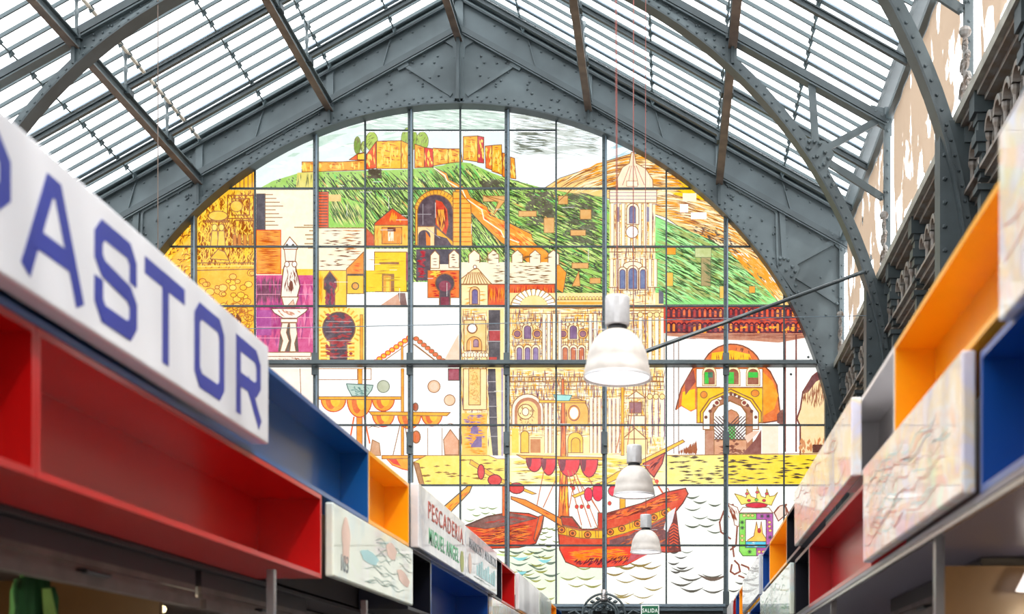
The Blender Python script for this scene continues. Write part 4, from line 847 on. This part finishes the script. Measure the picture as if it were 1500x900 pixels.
for (x0, x1, y0, y1) in cells:
    near = [c for c in circ if c[0][0]*(x1 if c[0][0] > 0 else x0)+c[0][1]*y0 > c[1]-.5]
    edge = [((1, 0), x1-1), ((-1, 0), -x0-1), ((0, 1), y1-1), ((0, -1), -y0-1)]+near
    cell = rect(x0, y0, x1, y1)
    for n, d in edge: cell = clip(cell, n, d) if cell else cell
    if len(cell) < 3: continue
    V = []; F = []; K = []; z = 0
    def put(poly, z, col):
        o = len(V); V.extend(tuple(W(a, b, D-.03-z)) for a, b in poly); F.append(tuple(range(o, o+len(poly)))); K.append(col)
    put(cell, 0, lin((250, 248, 236)))
    for (col, T), bx in zip(art, boxes):
        hit = False
        for t, (a, b, c, d) in zip(T, bx):
            if b < x0 or a > x1 or d < y0 or c > y1: continue
            p = t
            if a < x0+1 or b > x1-1 or c < y0+1 or d > y1-1 or near:
                for n, dd in edge:
                    if not p: break
                    p = clip(p, n, dd)
            if len(p) >= 3:
                if not hit: hit = True; z += .00025
                put(p, z, col)
    # body of the pane, so that it has thickness
    o = len(V); nC = len(cell)
    V.extend(tuple(W(a, b, D-.03)) for a, b in cell); V.extend(tuple(W(a, b, D+.0)) for a, b in cell)
    for q in range(nC): F.append((o+q, o+(q+1) % nC, o+nC+(q+1) % nC, o+nC+q)); K.append((.5, .5, .45))
    me = bpy.data.meshes.new('glass_pane'); me.from_pydata(V, [], F); me.materials.append(M['stained'])
    ca = me.color_attributes.new('Col', 'FLOAT_COLOR', 'CORNER')
    buf = []
    for f, c in zip(F, K): buf += [c[0], c[1], c[2], 1.0]*len(f)
    ca.data.foreach_set('color', buf)
    ob = bpy.data.objects.new('glass_pane', me); C.objects.link(ob); ob.parent = wn; ob.matrix_parent_inverse = Matrix.Translation(-wn.location)
# mullions and glazing bars
def cy(a):
    dx = abs(a-675); return 708-sqrt(max(0, 550**2-dx*dx))
for a in (287, 465, 603, 744, 886, 1063):
    zt, zb = W(0, cy(a)-4).z, W(0, 890).z; x = W(a, 0).x
    MB().box(x-.055, x+.055, D-.2, D-.06, zb, zt).build('mullion', M['iron'], wn)
    MB().box(x+.02, x+.05, D-.24, D-.2, zb, zt).build('mullion_rib', M['flash'], wn)
    for b in (537, 652, 884):
        if b > cy(a)+10:
            j_ = MB().box(x-.075, x+.075, D-.26, D-.2, W(0, b+16).z, W(0, b-16).z)
            j_.box(x-.02, x+.06, D-.34, D-.26, W(0, b+5).z, W(0, b-2).z).build('joint_plate', M['iron'], wn)
    mb = MB(); b = cy(a)+14
    while b < 885: rivet(mb, a-1.5, b, D-.2, .014); b += 11
    tag(mb.build('rivets', M['iron'], wn), kind='stuff')
for a in (375, 536, 675, 815, 976, 1148):
    x = W(a, 0).x; MB().box(x-.02, x+.02, D-.1, D-.045, W(0, 890).z, W(0, cy(a)-3).z).build('glazing_bar', M['irondark'], wn)
def hx(b):
    h = 550 if b > 708 else sqrt(550**2-(708-b)**2); return 675-h, 675+h
for b in (278, 363, 450, 624, 712, 800):
    a0, a1 = hx(b); MB().box(W(a0, 0).x, W(a1, 0).x, D-.09, D-.045, W(0, b+1.3).z, W(0, b-1.3).z).build('glazing_bar', M['irondark'], wn)
MB().box(W(536, 0).x, W(815, 0).x, D-.09, D-.045, W(0, 194).z, W(0, 192).z).build('glazing_bar', M['irondark'], wn)
a0, a1 = hx(537)
MB().box(W(a0, 0).x, W(a1, 0).x, D-.36, D-.08, W(0, 540).z, W(0, 536).z).build('transom', M['irondark'], wn)
MB().box(W(a0, 0).x, W(a1, 0).x, D-.4, D-.34, W(0, 539).z, W(0, 533.5).z).build('transom_flange', M['iron'], wn)
MB().box(W(130, 0).x, W(1222, 0).x, D-.3, D-.05, W(0, 890.5).z, W(0, 886.5).z).build('sill', M['flash'], wn)
# ---------------------------------------------------------------- pendant lamps
def lamp(x, y, z, label):
    r = empty('pendant_lamp', (x, y, z), label=label, cat='lamp', group='bell shaped pendant lamps')
    MB().lathe([(.252, 0), (.25, .04), (.243, .09), (.235, .1), (.232, .15), (.215, .21), (.185, .27), (.15, .315), (.11, .345), (.085, .36)], (x, y, z), 48, False).build('shade', M['acryl'], r, True)
    MB().lathe([(.255, -.006), (.256, .012), (.25, .02)], (x, y, z), 48, False).build('rim', M['alu'], r, True)
    MB().lathe([(.24, .01), (.12, .004), (.001, .002)], (x, y, z), 48, False).build('lens', M['lens'], r, True)
    MB().lathe([(.06, .34), (.075, .36), (.075, .39), (.06, .395)], (x, y, z), 24).build('neck', M['black'], r, True)
    hs = MB().lathe([(.09, .4), (.093, .41), (.093, .6), (.088, .615), (.03, .62)], (x, y, z), 32).build('housing', M['alu'], r, True)
    MB().box(x-.02, x+.02, y-.1, y-.09, z+.4, z+.6).build('seam', M['alu'], hs)
    MB().tube([(x-.16, y, z+.3), (x-.19, y, z+.37), (x+.19, y, z+.37), (x+.16, y, z+.3)], .004, 5).build('bracket', M['steel'], r)
    MB().tube([(x, y, z+.62), (x-.012, y, z+3), (x, y, 18.2-abs(x-XC)*.56)], .006, 5).build('cable', M['cable'], r)
    return r
lamp(-.39, 9.9, 4.04, 'largest and nearest of the three grey bell shaped pendant lamps')
lamp(-.425, 16.0, 4.11, 'middle one of the three grey pendant lamps, in front of the ship mast')
lamp(-.375, 21.3, 4.02, 'smallest and farthest of the three grey pendant lamps, in front of the ship stern')
# ---------------------------------------------------------------- exit sign and crest under the window
x = (952.5-980)/60; z = 1.6+(1028-896)/60
ex = tag(MB().box(x-.22, x+.22, D-.34, D-.24, z-.13, z+.13).build('exit_sign', M['exitw']), 'small green and white exit sign reading SALIDA under the window', 'sign')
MB().box(x-.195, x+.195, D-.346, D-.34, z-.105, z+.105).build('green_field', M['exitg'], ex)
def text(body, size, origin, U, V, m, parent, name='lettering', sx=1, off=.0, bold=0, fit=0):
    cu = bpy.data.curves.new(name, 'FONT'); cu.body = body; cu.size = size; cu.extrude = .002; cu.offset = bold; cu.space_character = 1.2 if fit else 1
    tmp = bpy.data.objects.new('tmp', cu); C.objects.link(tmp); bpy.context.view_layer.update()
    me = bpy.data.meshes.new_from_object(tmp.evaluated_get(bpy.context.evaluated_depsgraph_get())); bpy.data.objects.remove(tmp)
    U, V = Vector(U), Vector(V); N = U.cross(V)
    wd = max(v.co.x for v in me.vertices)
    if fit: sx = fit/wd
    for v in me.vertices: v.co = Vector(origin)+U*(v.co.x*sx)+V*v.co.y+N*v.co.z
    me.materials.clear(); me.materials.append(m); me.name = name
    o = bpy.data.objects.new(name, me); C.objects.link(o)
    if parent: o.parent = parent; o.matrix_parent_inverse = Matrix.Translation(-world_loc(parent))
    if ' ' in body: tag(o, kind='stuff')
    return o, wd
text('SALIDA', .135, (x-.185, D-.35, z-.05), (1, 0, 0), (0, 0, 1), M['exitw'], ex, bold=.002, fit=.37)
xc = (886-980)/60; zc = 1.6+(1028-904)/60
cr = empty('iron_crest', (xc, D-.5, zc), label='ornate cast iron crest rising below the central mullion of the window', cat='ornament')
mb = MB()
for r in (.3, .36, .52): mb.tube([(xc+r*cos(pi*i/16), D-.5, zc+r*sin(pi*i/16)) for i in range(17)], .03, 6)
mb.build('arch_hoops', M['iron'], cr)
mb = MB()
for i in range(9):
    a = pi*(i+.5)/9; c = Vector((xc+.43*cos(a), D-.5, zc+.43*sin(a))); mb.lathe([(0, -.05), (.05, -.02), (.06, 0), (.05, .02), (0, .05)], c, 8)
for s in (-1, 1):
    mb.tube([(xc+s*(.1+.09*k*.12*cos(k*.6)), D-.5, zc+.12+.06*sin(k*.6)+.01*k) for k in range(14)], .015, 5)
    mb.tube([(xc+s*.55, D-.5, zc), (xc+s*.7, D-.5, zc+.12), (xc+s*.85, D-.5, zc+.06), (xc+s*.8, D-.5, zc-.02)], .025, 5)
for k in range(5): mb.lathe([(0, 0), (.04, .03), (0, .1)], (xc+(k-2)*.09, D-.5, zc+.05+.16*(1-abs(k-2)/2.5)), 6)
mb.build('scrollwork', M['iron'], cr)
MB().lathe([(.07, .34), (.12, .38), (.05, .42), (.08, .47), (.05, .52), (.06, .62)], (xc, D-.5, zc), 12).build('finial', M['steel'], cr, True)
MB().box(xc-.6, xc+.6, D-.55, D-.4, 1.6, zc+.0).build('base', M['irondark'], cr)
# ---------------------------------------------------------------- market stalls
LF, RF = -2.39, 1.266
HB, HM, HT = 2.445, 3.02, 3.6      # underside, middle, top of the coloured boxes
def box_unit(side, row, y0, y1, m, dep, label):
    F = LF if side < 0 else RF; s = side; t = .03
    z0, z1 = (HB, HM-.002) if row == 0 else (HM+.002, HT)
    if side > 0 and row == 1: z0 += .06
    if side > 0 and row == 0: z1 -= .0
    y0 += .003; y1 -= .003
    r = empty('display_box', (F, (y0+y1)/2, z0), label=label, cat='box')
    X = lambda d: (min(F, F+s*d), max(F, F+s*d))
    a, b = X(dep)
    MB().box(a, b, y0, y1, z0, z0+t).build('bottom_panel', m, r); MB().box(a, b, y0, y1, z1-t, z1).build('top_panel', m, r)
    MB().box(a, b, y0, y0+t, z0+t, z1-t).build('side_panel', m, r); MB().box(a, b, y1-t, y1, z0+t, z1-t).build('side_panel', m, r)
    a, b = sorted((F+s*dep, F+s*(dep+.02)))
    MB().box(a, b, y0, y1, z0, z1).build('back_panel', m, r)
    return r
def sign(side, y0, y1, z0, z1, m, label, prot=.09, back=.0, name='shop_sign'):
    F = LF if side < 0 else RF
    a, b = sorted((F+side*back, F-side*prot))
    o = MB().box(a, b, y0, y1, z0, z1).build(name, m, bevel=.012)
    return tag(o, label, 'sign')
def face(side, prot): return (LF+prot+.0012) if side < 0 else (RF-prot-.0012)
# left row, upper
box_unit(-1, 1, 3.2, 10.43, M['blue'], .22, 'long blue display box of the left stalls behind and beyond the big white sign')
box_unit(-1, 1, 10.43, 12.05, M['orange'], .22, 'orange display box of the left stalls right after the long blue box')
box_unit(-1, 1, 17.65, 18.72, M['blackbox'], .22, 'small black box in the upper row of the left stalls beside the red one')
box_unit(-1, 1, 18.72, 20.3, M['red'], .22, 'small red box in the upper row of the left stalls')
box_unit(-1, 1, 26.0, 27.8, M['orange'], .22, 'orange box almost at the far end of the left stalls')
box_unit(-1, 1, 27.8, 29.2, M['blue'], .22, 'blue box closing the far end of the left stalls')
# left row, lower
box_unit(-1, 0, 2.6, 4.95, M['red'], .43, 'red box at the left border of the picture, cut by the frame')
box_unit(-1, 0, 4.95, 9.02, M['red'], .43, 'long red display box below the big white lettered sign')
box_unit(-1, 0, 12.0, 13.15, M['blackbox'], .43, 'black box between the fish picture sign and the lower blue box of the left stalls')
box_unit(-1, 0, 13.15, 17.3, M['deepblue'], .42, 'long dark blue box in the lower row of the left stalls')
box_unit(-1, 0, 20.8, 24.6, M['orange'], .3, 'far orange box low in the left stalls, mostly below the frame')
sg = sign(-1, 2.9, 7.5, 3.07, 3.63, M['sign'], 'big white sign with navy blue letters ending in PASTOR, left foreground', .1)
# block letters of the big sign, drawn as strokes on a unit square
def strokes(side, paths, y0, y1, z0, z1, w_, m, parent, prot, name):
    X = face(side, prot); mb = MB()
    for p in paths:
        Q = [Vector((0, a*(y1-y0), b*(z1-z0))) for a, b in p]; closed = (Q[0]-Q[-1]).length < 1e-6; n = len(Q); off = []
        for i in range(n):
            pr = Q[i-1] if i else (Q[-2] if closed else None); nx = Q[i+1] if i < n-1 else (Q[1] if closed else None)
            d1 = (Q[i]-pr).normalized() if pr is not None else (nx-Q[i]).normalized(); d2 = (nx-Q[i]).normalized() if nx is not None else d1
            n1, n2 = Vector((0, -d1.z, d1.y)), Vector((0, -d2.z, d2.y)); m_ = (n1+n2).normalized(); off.append(m_*(w_/2/max(.4, m_.dot(n1))))
        if not closed: Q[0] -= (Q[1]-Q[0]).normalized()*w_*.5; Q[-1] += (Q[-1]-Q[-2]).normalized()*w_*.5
        lift = Vector((X, y0, z0))+Vector((-side*.0006*paths.index(p), 0, 0)); e = Vector((side*.004, 0, 0))
        for i in range(n-1):
            lift = lift+Vector((side*-.0002, 0, 0)); q = [lift+Q[i]-off[i], lift+Q[i+1]-off[i+1], lift+Q[i+1]+off[i+1], lift+Q[i]+off[i]]
            mb.add(q+[v+e for v in q], [(0, 1, 2, 3), (0, 4, 5, 1), (2, 6, 7, 3)])
    return mb.build(name, m, parent)
GL = {'P': [[(0, 0), (0, 1), (.85, 1), (1, .85), (1, .55), (.85, .42), (0, .42)]],
      'A': [[(0, 0), (.42, 1), (.58, 1), (1, 0)], [(.16, .32), (.84, .32)]],
      'S': [[(1, .72), (1, .87), (.87, 1), (.13, 1), (0, .87), (0, .65), (.13, .54), (.87, .46), (1, .35), (1, .13), (.87, 0), (.13, 0), (0, .13), (0, .28)]],
      'T': [[(0, 1), (1, 1)], [(.5, 1), (.5, 0)]],
      'O': [[(0, .13), (0, .87), (.13, 1), (.87, 1), (1, .87), (1, .13), (.87, 0), (.13, 0), (0, .13)]],
      'R': [[(0, 0), (0, 1), (.85, 1), (1, .87), (1, .57), (.85, .45), (0, .45)], [(.5, .45), (1, 0)]]}
for c, a, b in (('P', 4.12, 4.52), ('A', 4.68, 5.08), ('S', 5.26, 5.6), ('T', 5.76, 6.16), ('O', 6.36, 6.71), ('R', 6.97, 7.31)):
    strokes(-1, GL[c], a, b, 3.17, 3.51, .075, M['ink'], sg, .1, 'letter')
s2 = sign(-1, 12.1, 14.85, 3.02, 3.62, M['pic_grey'], 'white shop sign reading PESCADERIA in brown over green lettering', .08)
U, V = (0, 1, 0), (0, 0, 1); X = face(-1, .08)
text('PESCADERIA', .24, (X, 12.55, 3.36), U, V, M['brick'], s2, bold=.001, fit=2.15)
text('MIGUEL ANGEL', .22, (X, 12.6, 3.12), U, V, M['greenink'], s2, bold=.002, fit=1.8)
MB().lathe([(.001, .0), (.14, 0), (.14, .004), (.001, .004)], (0, 0, 0), 24).v
q = MB(); q.add([(X+.002, 14.62+.13*cos(2*pi*i/20), 3.16+.12*sin(2*pi*i/20)) for i in range(20)], [tuple(range(20))]); q.build('round_emblem', mat('olive_print', (176, 186, 110), .4), s2)
s3 = sign(-1, 14.9, 17.6, 3.02, 3.6, M['pic_grey'], 'white shop sign with grey capitals over pale blue print, next after the PESCADERIA sign', .08)
text('MARISCOS Y MOLUSCOS', .17, (X, 15.15, 3.38), U, V, M['greyink'], s3, bold=.0, fit=2.35)
sketch_box = MB()
for k in range(9): sketch_box.box(X, X+.004, 15.75+k*.19, 15.85+k*.19, 3.12, 3.24+.04*(k % 3))
tag(sketch_box.build('blue_print', M['aqua'], s3), kind='stuff')
q = MB(); q.add([(X+.002, 15.2+.13*cos(2*pi*i/20), 3.2+.12*sin(2*pi*i/20)) for i in range(20)], [tuple(range(20))]); q.build('round_emblem', M['peach'], s3)
sign(-1, 20.35, 23.5, 3.03, 3.6, M['white'], 'plain white far sign of the left stalls right after the small red box', .06)
sign(-1, 23.55, 25.95, 3.03, 3.6, M['pic_green'], 'pale grey green picture sign near the far end of the left stalls', .06)
s4 = sign(-1, 9.1, 11.93, 2.47, 2.985, M['pic_green'], 'pale green fish picture sign numbered 103 in the lower row of the left stalls', .06)
text('103', .17, (face(-1, .06), 9.28, 2.53), U, V, M['greyink'], s4, sx=1.0)
def sketch(side, par, y0, y1, z0, z1, prot, cols, n, seed, wv=.05):
    r = random.Random(seed); X = face(side, prot)
    for c in cols:
        mb = MB()
        for k in range(n):
            y, z = r.uniform(y0+.1, y1-.5), r.uniform(z0+.05, z1-.05); L = r.uniform(.25, .9); ph = r.uniform(0, 6); fr = r.uniform(6, 14); N = 12
            L = min(L, y1-.05-y); pts = [(y+L*i/N, min(z1-.03, max(z0+.03, z+wv*.4*sin(ph+fr*L*i/N)))) for i in range(N+1)]
            for (a, b), (c2, d) in zip(pts, pts[1:]): mb.add([(X, a, b-.003), (X, c2, d-.003), (X, c2, d+.003), (X, a, b+.003)], [(0, 1, 2, 3)])
        tag(mb.build('printed_lines', M[c], par), kind='stuff')
sketch(-1, s4, 9.9, 11.9, 2.47, 2.985, .06, ('sketch',), 26, 4)
X = face(-1, .06)
def blob(par, m, cy_, cz, ry, rz, X, nm='printed_shape', a=0):
    q = MB(); q.add([(X+.001, cy_+ry*cos(2*pi*i/24)*(1+.12*sin(5*pi*i/12)), cz+rz*sin(2*pi*i/24)+ry*cos(2*pi*i/24)*a) for i in range(24)], [tuple(range(24))]); q.build(nm, m, par)
blob(s4, M['peach'], 9.45, 2.76, .12, .17, X); blob(s4, M['aqua'], 10.2, 2.72, .3, .05, X); blob(s4, M['peach'], 11.0, 2.86, .2, .07, X); blob(s4, M['peach'], 11.5, 2.68, .26, .06, X, a=-.1)
s5 = sign(-1, 17.35, 20.75, 2.47, 2.985, M['pic_pink'], 'pale blue picture sign low in the left stalls beyond the dark blue box', .05)
# right row, upper
s6 = sign(1, 2.6, 4.84, 3.0, 3.7, M['pic_pink'], 'white picture sign at the right border of the picture, cut by the frame', .05)
box_unit(1, 1, 4.88, 7.36, M['orange'], .22, 'large orange display box in the right foreground')
box_unit(1, 1, 7.36, 9.3, M['white'], .22, 'white display box of the right stalls beyond the large orange one')
s7 = sign(1, 8.6, 12.5, 3.08, 3.6, M['pic_pink'], 'long white picture sign of the right stalls beyond the white box', .07)
box_unit(1, 1, 12.6, 14.1, M['blackbox'], .22, 'narrow black box in the upper row of the right stalls')
box_unit(1, 1, 14.1, 16.5, M['orange'], .22, 'middle sized orange box in the upper row of the right stalls after the black one')
box_unit(1, 1, 16.5, 17.7, M['deepblue'], .22, 'narrow blue box in the upper row of the right stalls')
s8 = sign(1, 17.75, 21.7, 3.05, 3.6, M['pic_grey'], 'grey white sketch sign in the upper row of the right stalls, far part', .05)
box_unit(1, 1, 21.75, 23.6, M['orange'], .22, 'small orange box near the far end of the right stalls')
box_unit(1, 1, 23.6, 24.8, M['deepblue'], .22, 'tiny blue box near the far end of the right stalls')
box_unit(1, 1, 24.8, 25.8, M['red'], .22, 'tiny red box near the far end of the right stalls')
sign(1, 25.85, 28, 3.05, 3.6, M['white'], 'last white sign closing the far end of the right stalls', .03)
# right row, lower
box_unit(1, 0, 2.6, 5.33, M['deepblue'], .22, 'large blue display box at the right border below the picture sign')
s9 = sign(1, 5.4, 8.15, 2.46, 3.05, M['pic_pink'], 'large colourful picture sign between the blue and the crimson box on the right', .06)
box_unit(1, 0, 8.2, 11.85, M['darkred'], .2, 'long crimson display box in the lower row of the right stalls')
box_unit(1, 0, 11.85, 13.15, M['blackbox'], .2, 'narrow black box in the lower row of the right stalls')
s10 = sign(1, 13.2, 17.5, 2.48, 3.0, M['pic_green'], 'greenish picture sign in the lower row of the right stalls beyond the black box', .05)
box_unit(1, 0, 17.55, 20.4, M['deepblue'], .2, 'blue box low in the right stalls beyond the greenish picture sign')
sign(1, 20.5, 28, 2.48, 3.0, M['pic_grey'], 'far white picture sign low in the right stalls', .03)
for sg_, a, b, c, d, pr, cl, n, sd_ in ((s6, 2.7, 4.8, 3.05, 3.65, .05, ('sketchred',), 8, 1), (s7, 8.7, 12.4, 3.1, 3.58, .07, ('sketchred', 'peach'), 12, 2), (s8, 17.8, 21.6, 3.08, 3.58, .05, ('greyink',), 16, 3), (s9, 5.5, 8.1, 2.5, 3.0, .06, ('sketchred', 'peach', 'aqua'), 16, 5), (s10, 13.3, 17.4, 2.5, 2.98, .05, ('sketch', 'greenink'), 14, 6), (s5, 17.4, 20.7, 2.5, 2.95, .05, ('sketch',), 12, 7), (s3, 15, 17.5, 3.05, 3.12, .08, ('sketch',), 6, 8)):
    sketch(1 if sg_ in (s6, s7, s8, s9, s10) else -1, sg_, a, b, c, d, pr, cl, n, sd_)
Xr = face(1, .06)-.002
for i, (cy_, cz, ry, rz, m) in enumerate(((5.9, 2.8, .13, .06, 'sketchred'), (6.3, 2.72, .3, .05, 'peach'), (6.2, 2.62, .3, .06, 'palegreen'), (7.0, 2.8, .3, .05, 'peach'), (7.4, 2.9, .2, .05, 'aqua'), (7.6, 2.62, .2, .04, 'palegreen'))): pass
# canopy bodies behind the boxes, shutters, posts, interiors
for s, F, nm in ((-1, LF, 'left'), (1, RF, 'right')):
    r = empty('stall_canopy', (F+s*1, 16, 2.4), label='closed dark canopy body carrying the coloured boxes of the %s stalls' % nm, cat='canopy')
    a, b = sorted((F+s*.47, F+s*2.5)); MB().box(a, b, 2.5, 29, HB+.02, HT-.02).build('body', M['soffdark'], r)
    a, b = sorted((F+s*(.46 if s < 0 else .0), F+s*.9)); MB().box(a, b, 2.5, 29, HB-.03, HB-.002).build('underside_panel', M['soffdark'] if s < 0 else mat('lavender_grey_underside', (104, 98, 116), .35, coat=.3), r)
    if s > 0: MB().box(F+.005, F+.03, 2.5, 29, HB-.055, HB-.031).build('front_edge', M['steel'], r)
    # shutters with slats between the posts
    ys = (3.0, 8.05, 10.5, 14, 18, 22, 26) if s < 0 else (2.8, 6.4, 10.5, 14, 18, 22, 26)
    for i in range(len(ys)-1):
        a0, a1 = ys[i]+.05+(i == 1)*(0 if s < 0 else .96), ys[i+1]-.05; vis = i < 2
        if not vis: continue
        k = empty('roller_shutter', (F+s*.5, (a0+a1)/2, 2.2), label='rolled up grey metal shutter of the %s %s stall' % (('nearest', 'second')[i], nm), cat='shutter', )
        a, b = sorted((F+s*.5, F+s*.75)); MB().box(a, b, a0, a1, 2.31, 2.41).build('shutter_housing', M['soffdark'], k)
        for j in range(2): c, d = sorted((F+s*.5, F+s*.52)); MB().box(c, d, a0, a1, 2.235+j*.04, 2.27+j*.04).build('slat', M['soffit'], k)
        c, d = sorted((F+s*.47, F+s*.53)); MB().box(c, d, a0, a1, 2.17, 2.23).build('bottom_bar', M['soffit'], k)
        c, d = sorted((F+s*.44, F+s*.5)); ym = (a0+a1)/2+(1.0 if s < 0 and i == 0 else 0); MB().box(c, d, ym-.14, ym+.14, 2.225, 2.25).build('pull_handle', M['black'], k, bevel=.01)
    for i, yy in enumerate(ys[1:4]):
        a, b = sorted((F+s*.03, F+s*.075)); o = MB().box(a, b, yy-.025, yy+.025, 1.0, HB-.036).build('stall_post', M['steel'])
        tag(o, '%s stainless steel post of the %s stalls' % (('nearest', 'second', 'third')[i], nm), 'post')
    q = empty('stall_interior', (F+s*1.8, 8, 0), label='brown panelled inside of the %s stalls under the shutters' % nm, cat='stall')
    a, b = sorted((F+s*2.4, F+s*2.5)); MB().box(a, b, 2.5, 29, 0, 2.4).build('back_wall', M['brown'], q)
    a, b = sorted((F+s*.8, F+s*2.4)); MB().box(a, b, 2.5, 29, 2.36, 2.4).build('ceiling_panel', M['soffit'], q)
    a, b = sorted((F+s*(.25 if s > 0 else .8), F+s*2.4)); MB().box(a, b, 7.3 if s > 0 else 8.2, 7.36 if s > 0 else 8.26, 0, 2.355).build('partition', M['brown'], q)
    a, b = sorted((F+s*.03, F+s*.6)); MB().box(a, b, 2.5, 29, 0, .998).build('counter', M['white'], q)
MB()
tb = tag(MB().tube([(-3.9, 8.9, 2.31), (-3.9, 10.1, 2.31)], .03, 8).build('tube_light', M['tube']), 'short lit tube light inside the second left stall', 'light')
tb = tag(MB().tube([(2.3, 8.0, 2.31), (2.3, 9.6, 2.31)], .04, 8).build('tube_light', M['tube']), 'lit tube light inside the right stall beyond the crimson box post', 'light')
dl = tag(MB().lathe([(.05, .12), (.07, .1), (.12, 0), (.001, .01)], (2.0, 7.1, 2.2), 20).build('spot_light', mat('lit_spot', (255, 244, 236), .4, emit=1.5)), 'small lit lamp under the right stall ceiling at the picture border', 'light')
for (x, y, z, e, c) in ((2.4, 5.8, 2.15, 22, (1, .78, .5)), (-3.6, 6.2, 2.1, 14, (1, .8, .5)), (-3.6, 9.6, 2.2, 10, (1, .85, .6)), (2.2, 9, 2.2, 8, (1, .85, .6))):
    l = bpy.data.lights.new('stall_lamp', 'POINT'); l.energy = e; l.color = c; l.shadow_soft_size = .1
    o = bpy.data.objects.new('stall_lamp', l); C.objects.link(o); o.location = (x, y, z)
# green apron hanging in the left stall
ap = empty('apron', (-3.27, 6.75, 2.2), label='dark green apron with a pale green print hanging in the nearest left stall', cat='apron')
mb = MB(); n = 20
for j in range(9):
    for i in range(n+1):
        t = i/n-.5; z = 2.24-.09*j; wdt = .34+.12*min(j, 4)/4+.03*sin(j*2)
        mb.v.append((-3.27+.03*sin(i*1.7+j*.3), 6.75+t*wdt*1.2, z+(.04*cos(t*6) if j == 0 else 0)))
for j in range(8):
    for i in range(n): o = j*(n+1)+i; mb.f.append((o, o+1, o+n+2, o+n+1))
o = mb.build('cloth', M['greenc'], ap, True); sm = o.modifiers.new('thick', 'SOLIDIFY'); sm.thickness = .01
mb = MB(); mb.add([(-3.225, 6.74, 2.18), (-3.225, 6.84, 2.19), (-3.22, 6.9, 2.04), (-3.225, 6.86, 1.9), (-3.22, 6.76, 1.95)], [(0, 1, 2, 3, 4)]); mb.build('printed_patch', M['palegreen'], ap)
MB().tube([(-3.27, 6.75, 2.22), (-3.25, 6.75, 2.355)], .006, 5).build('hook', M['steel'], ap)
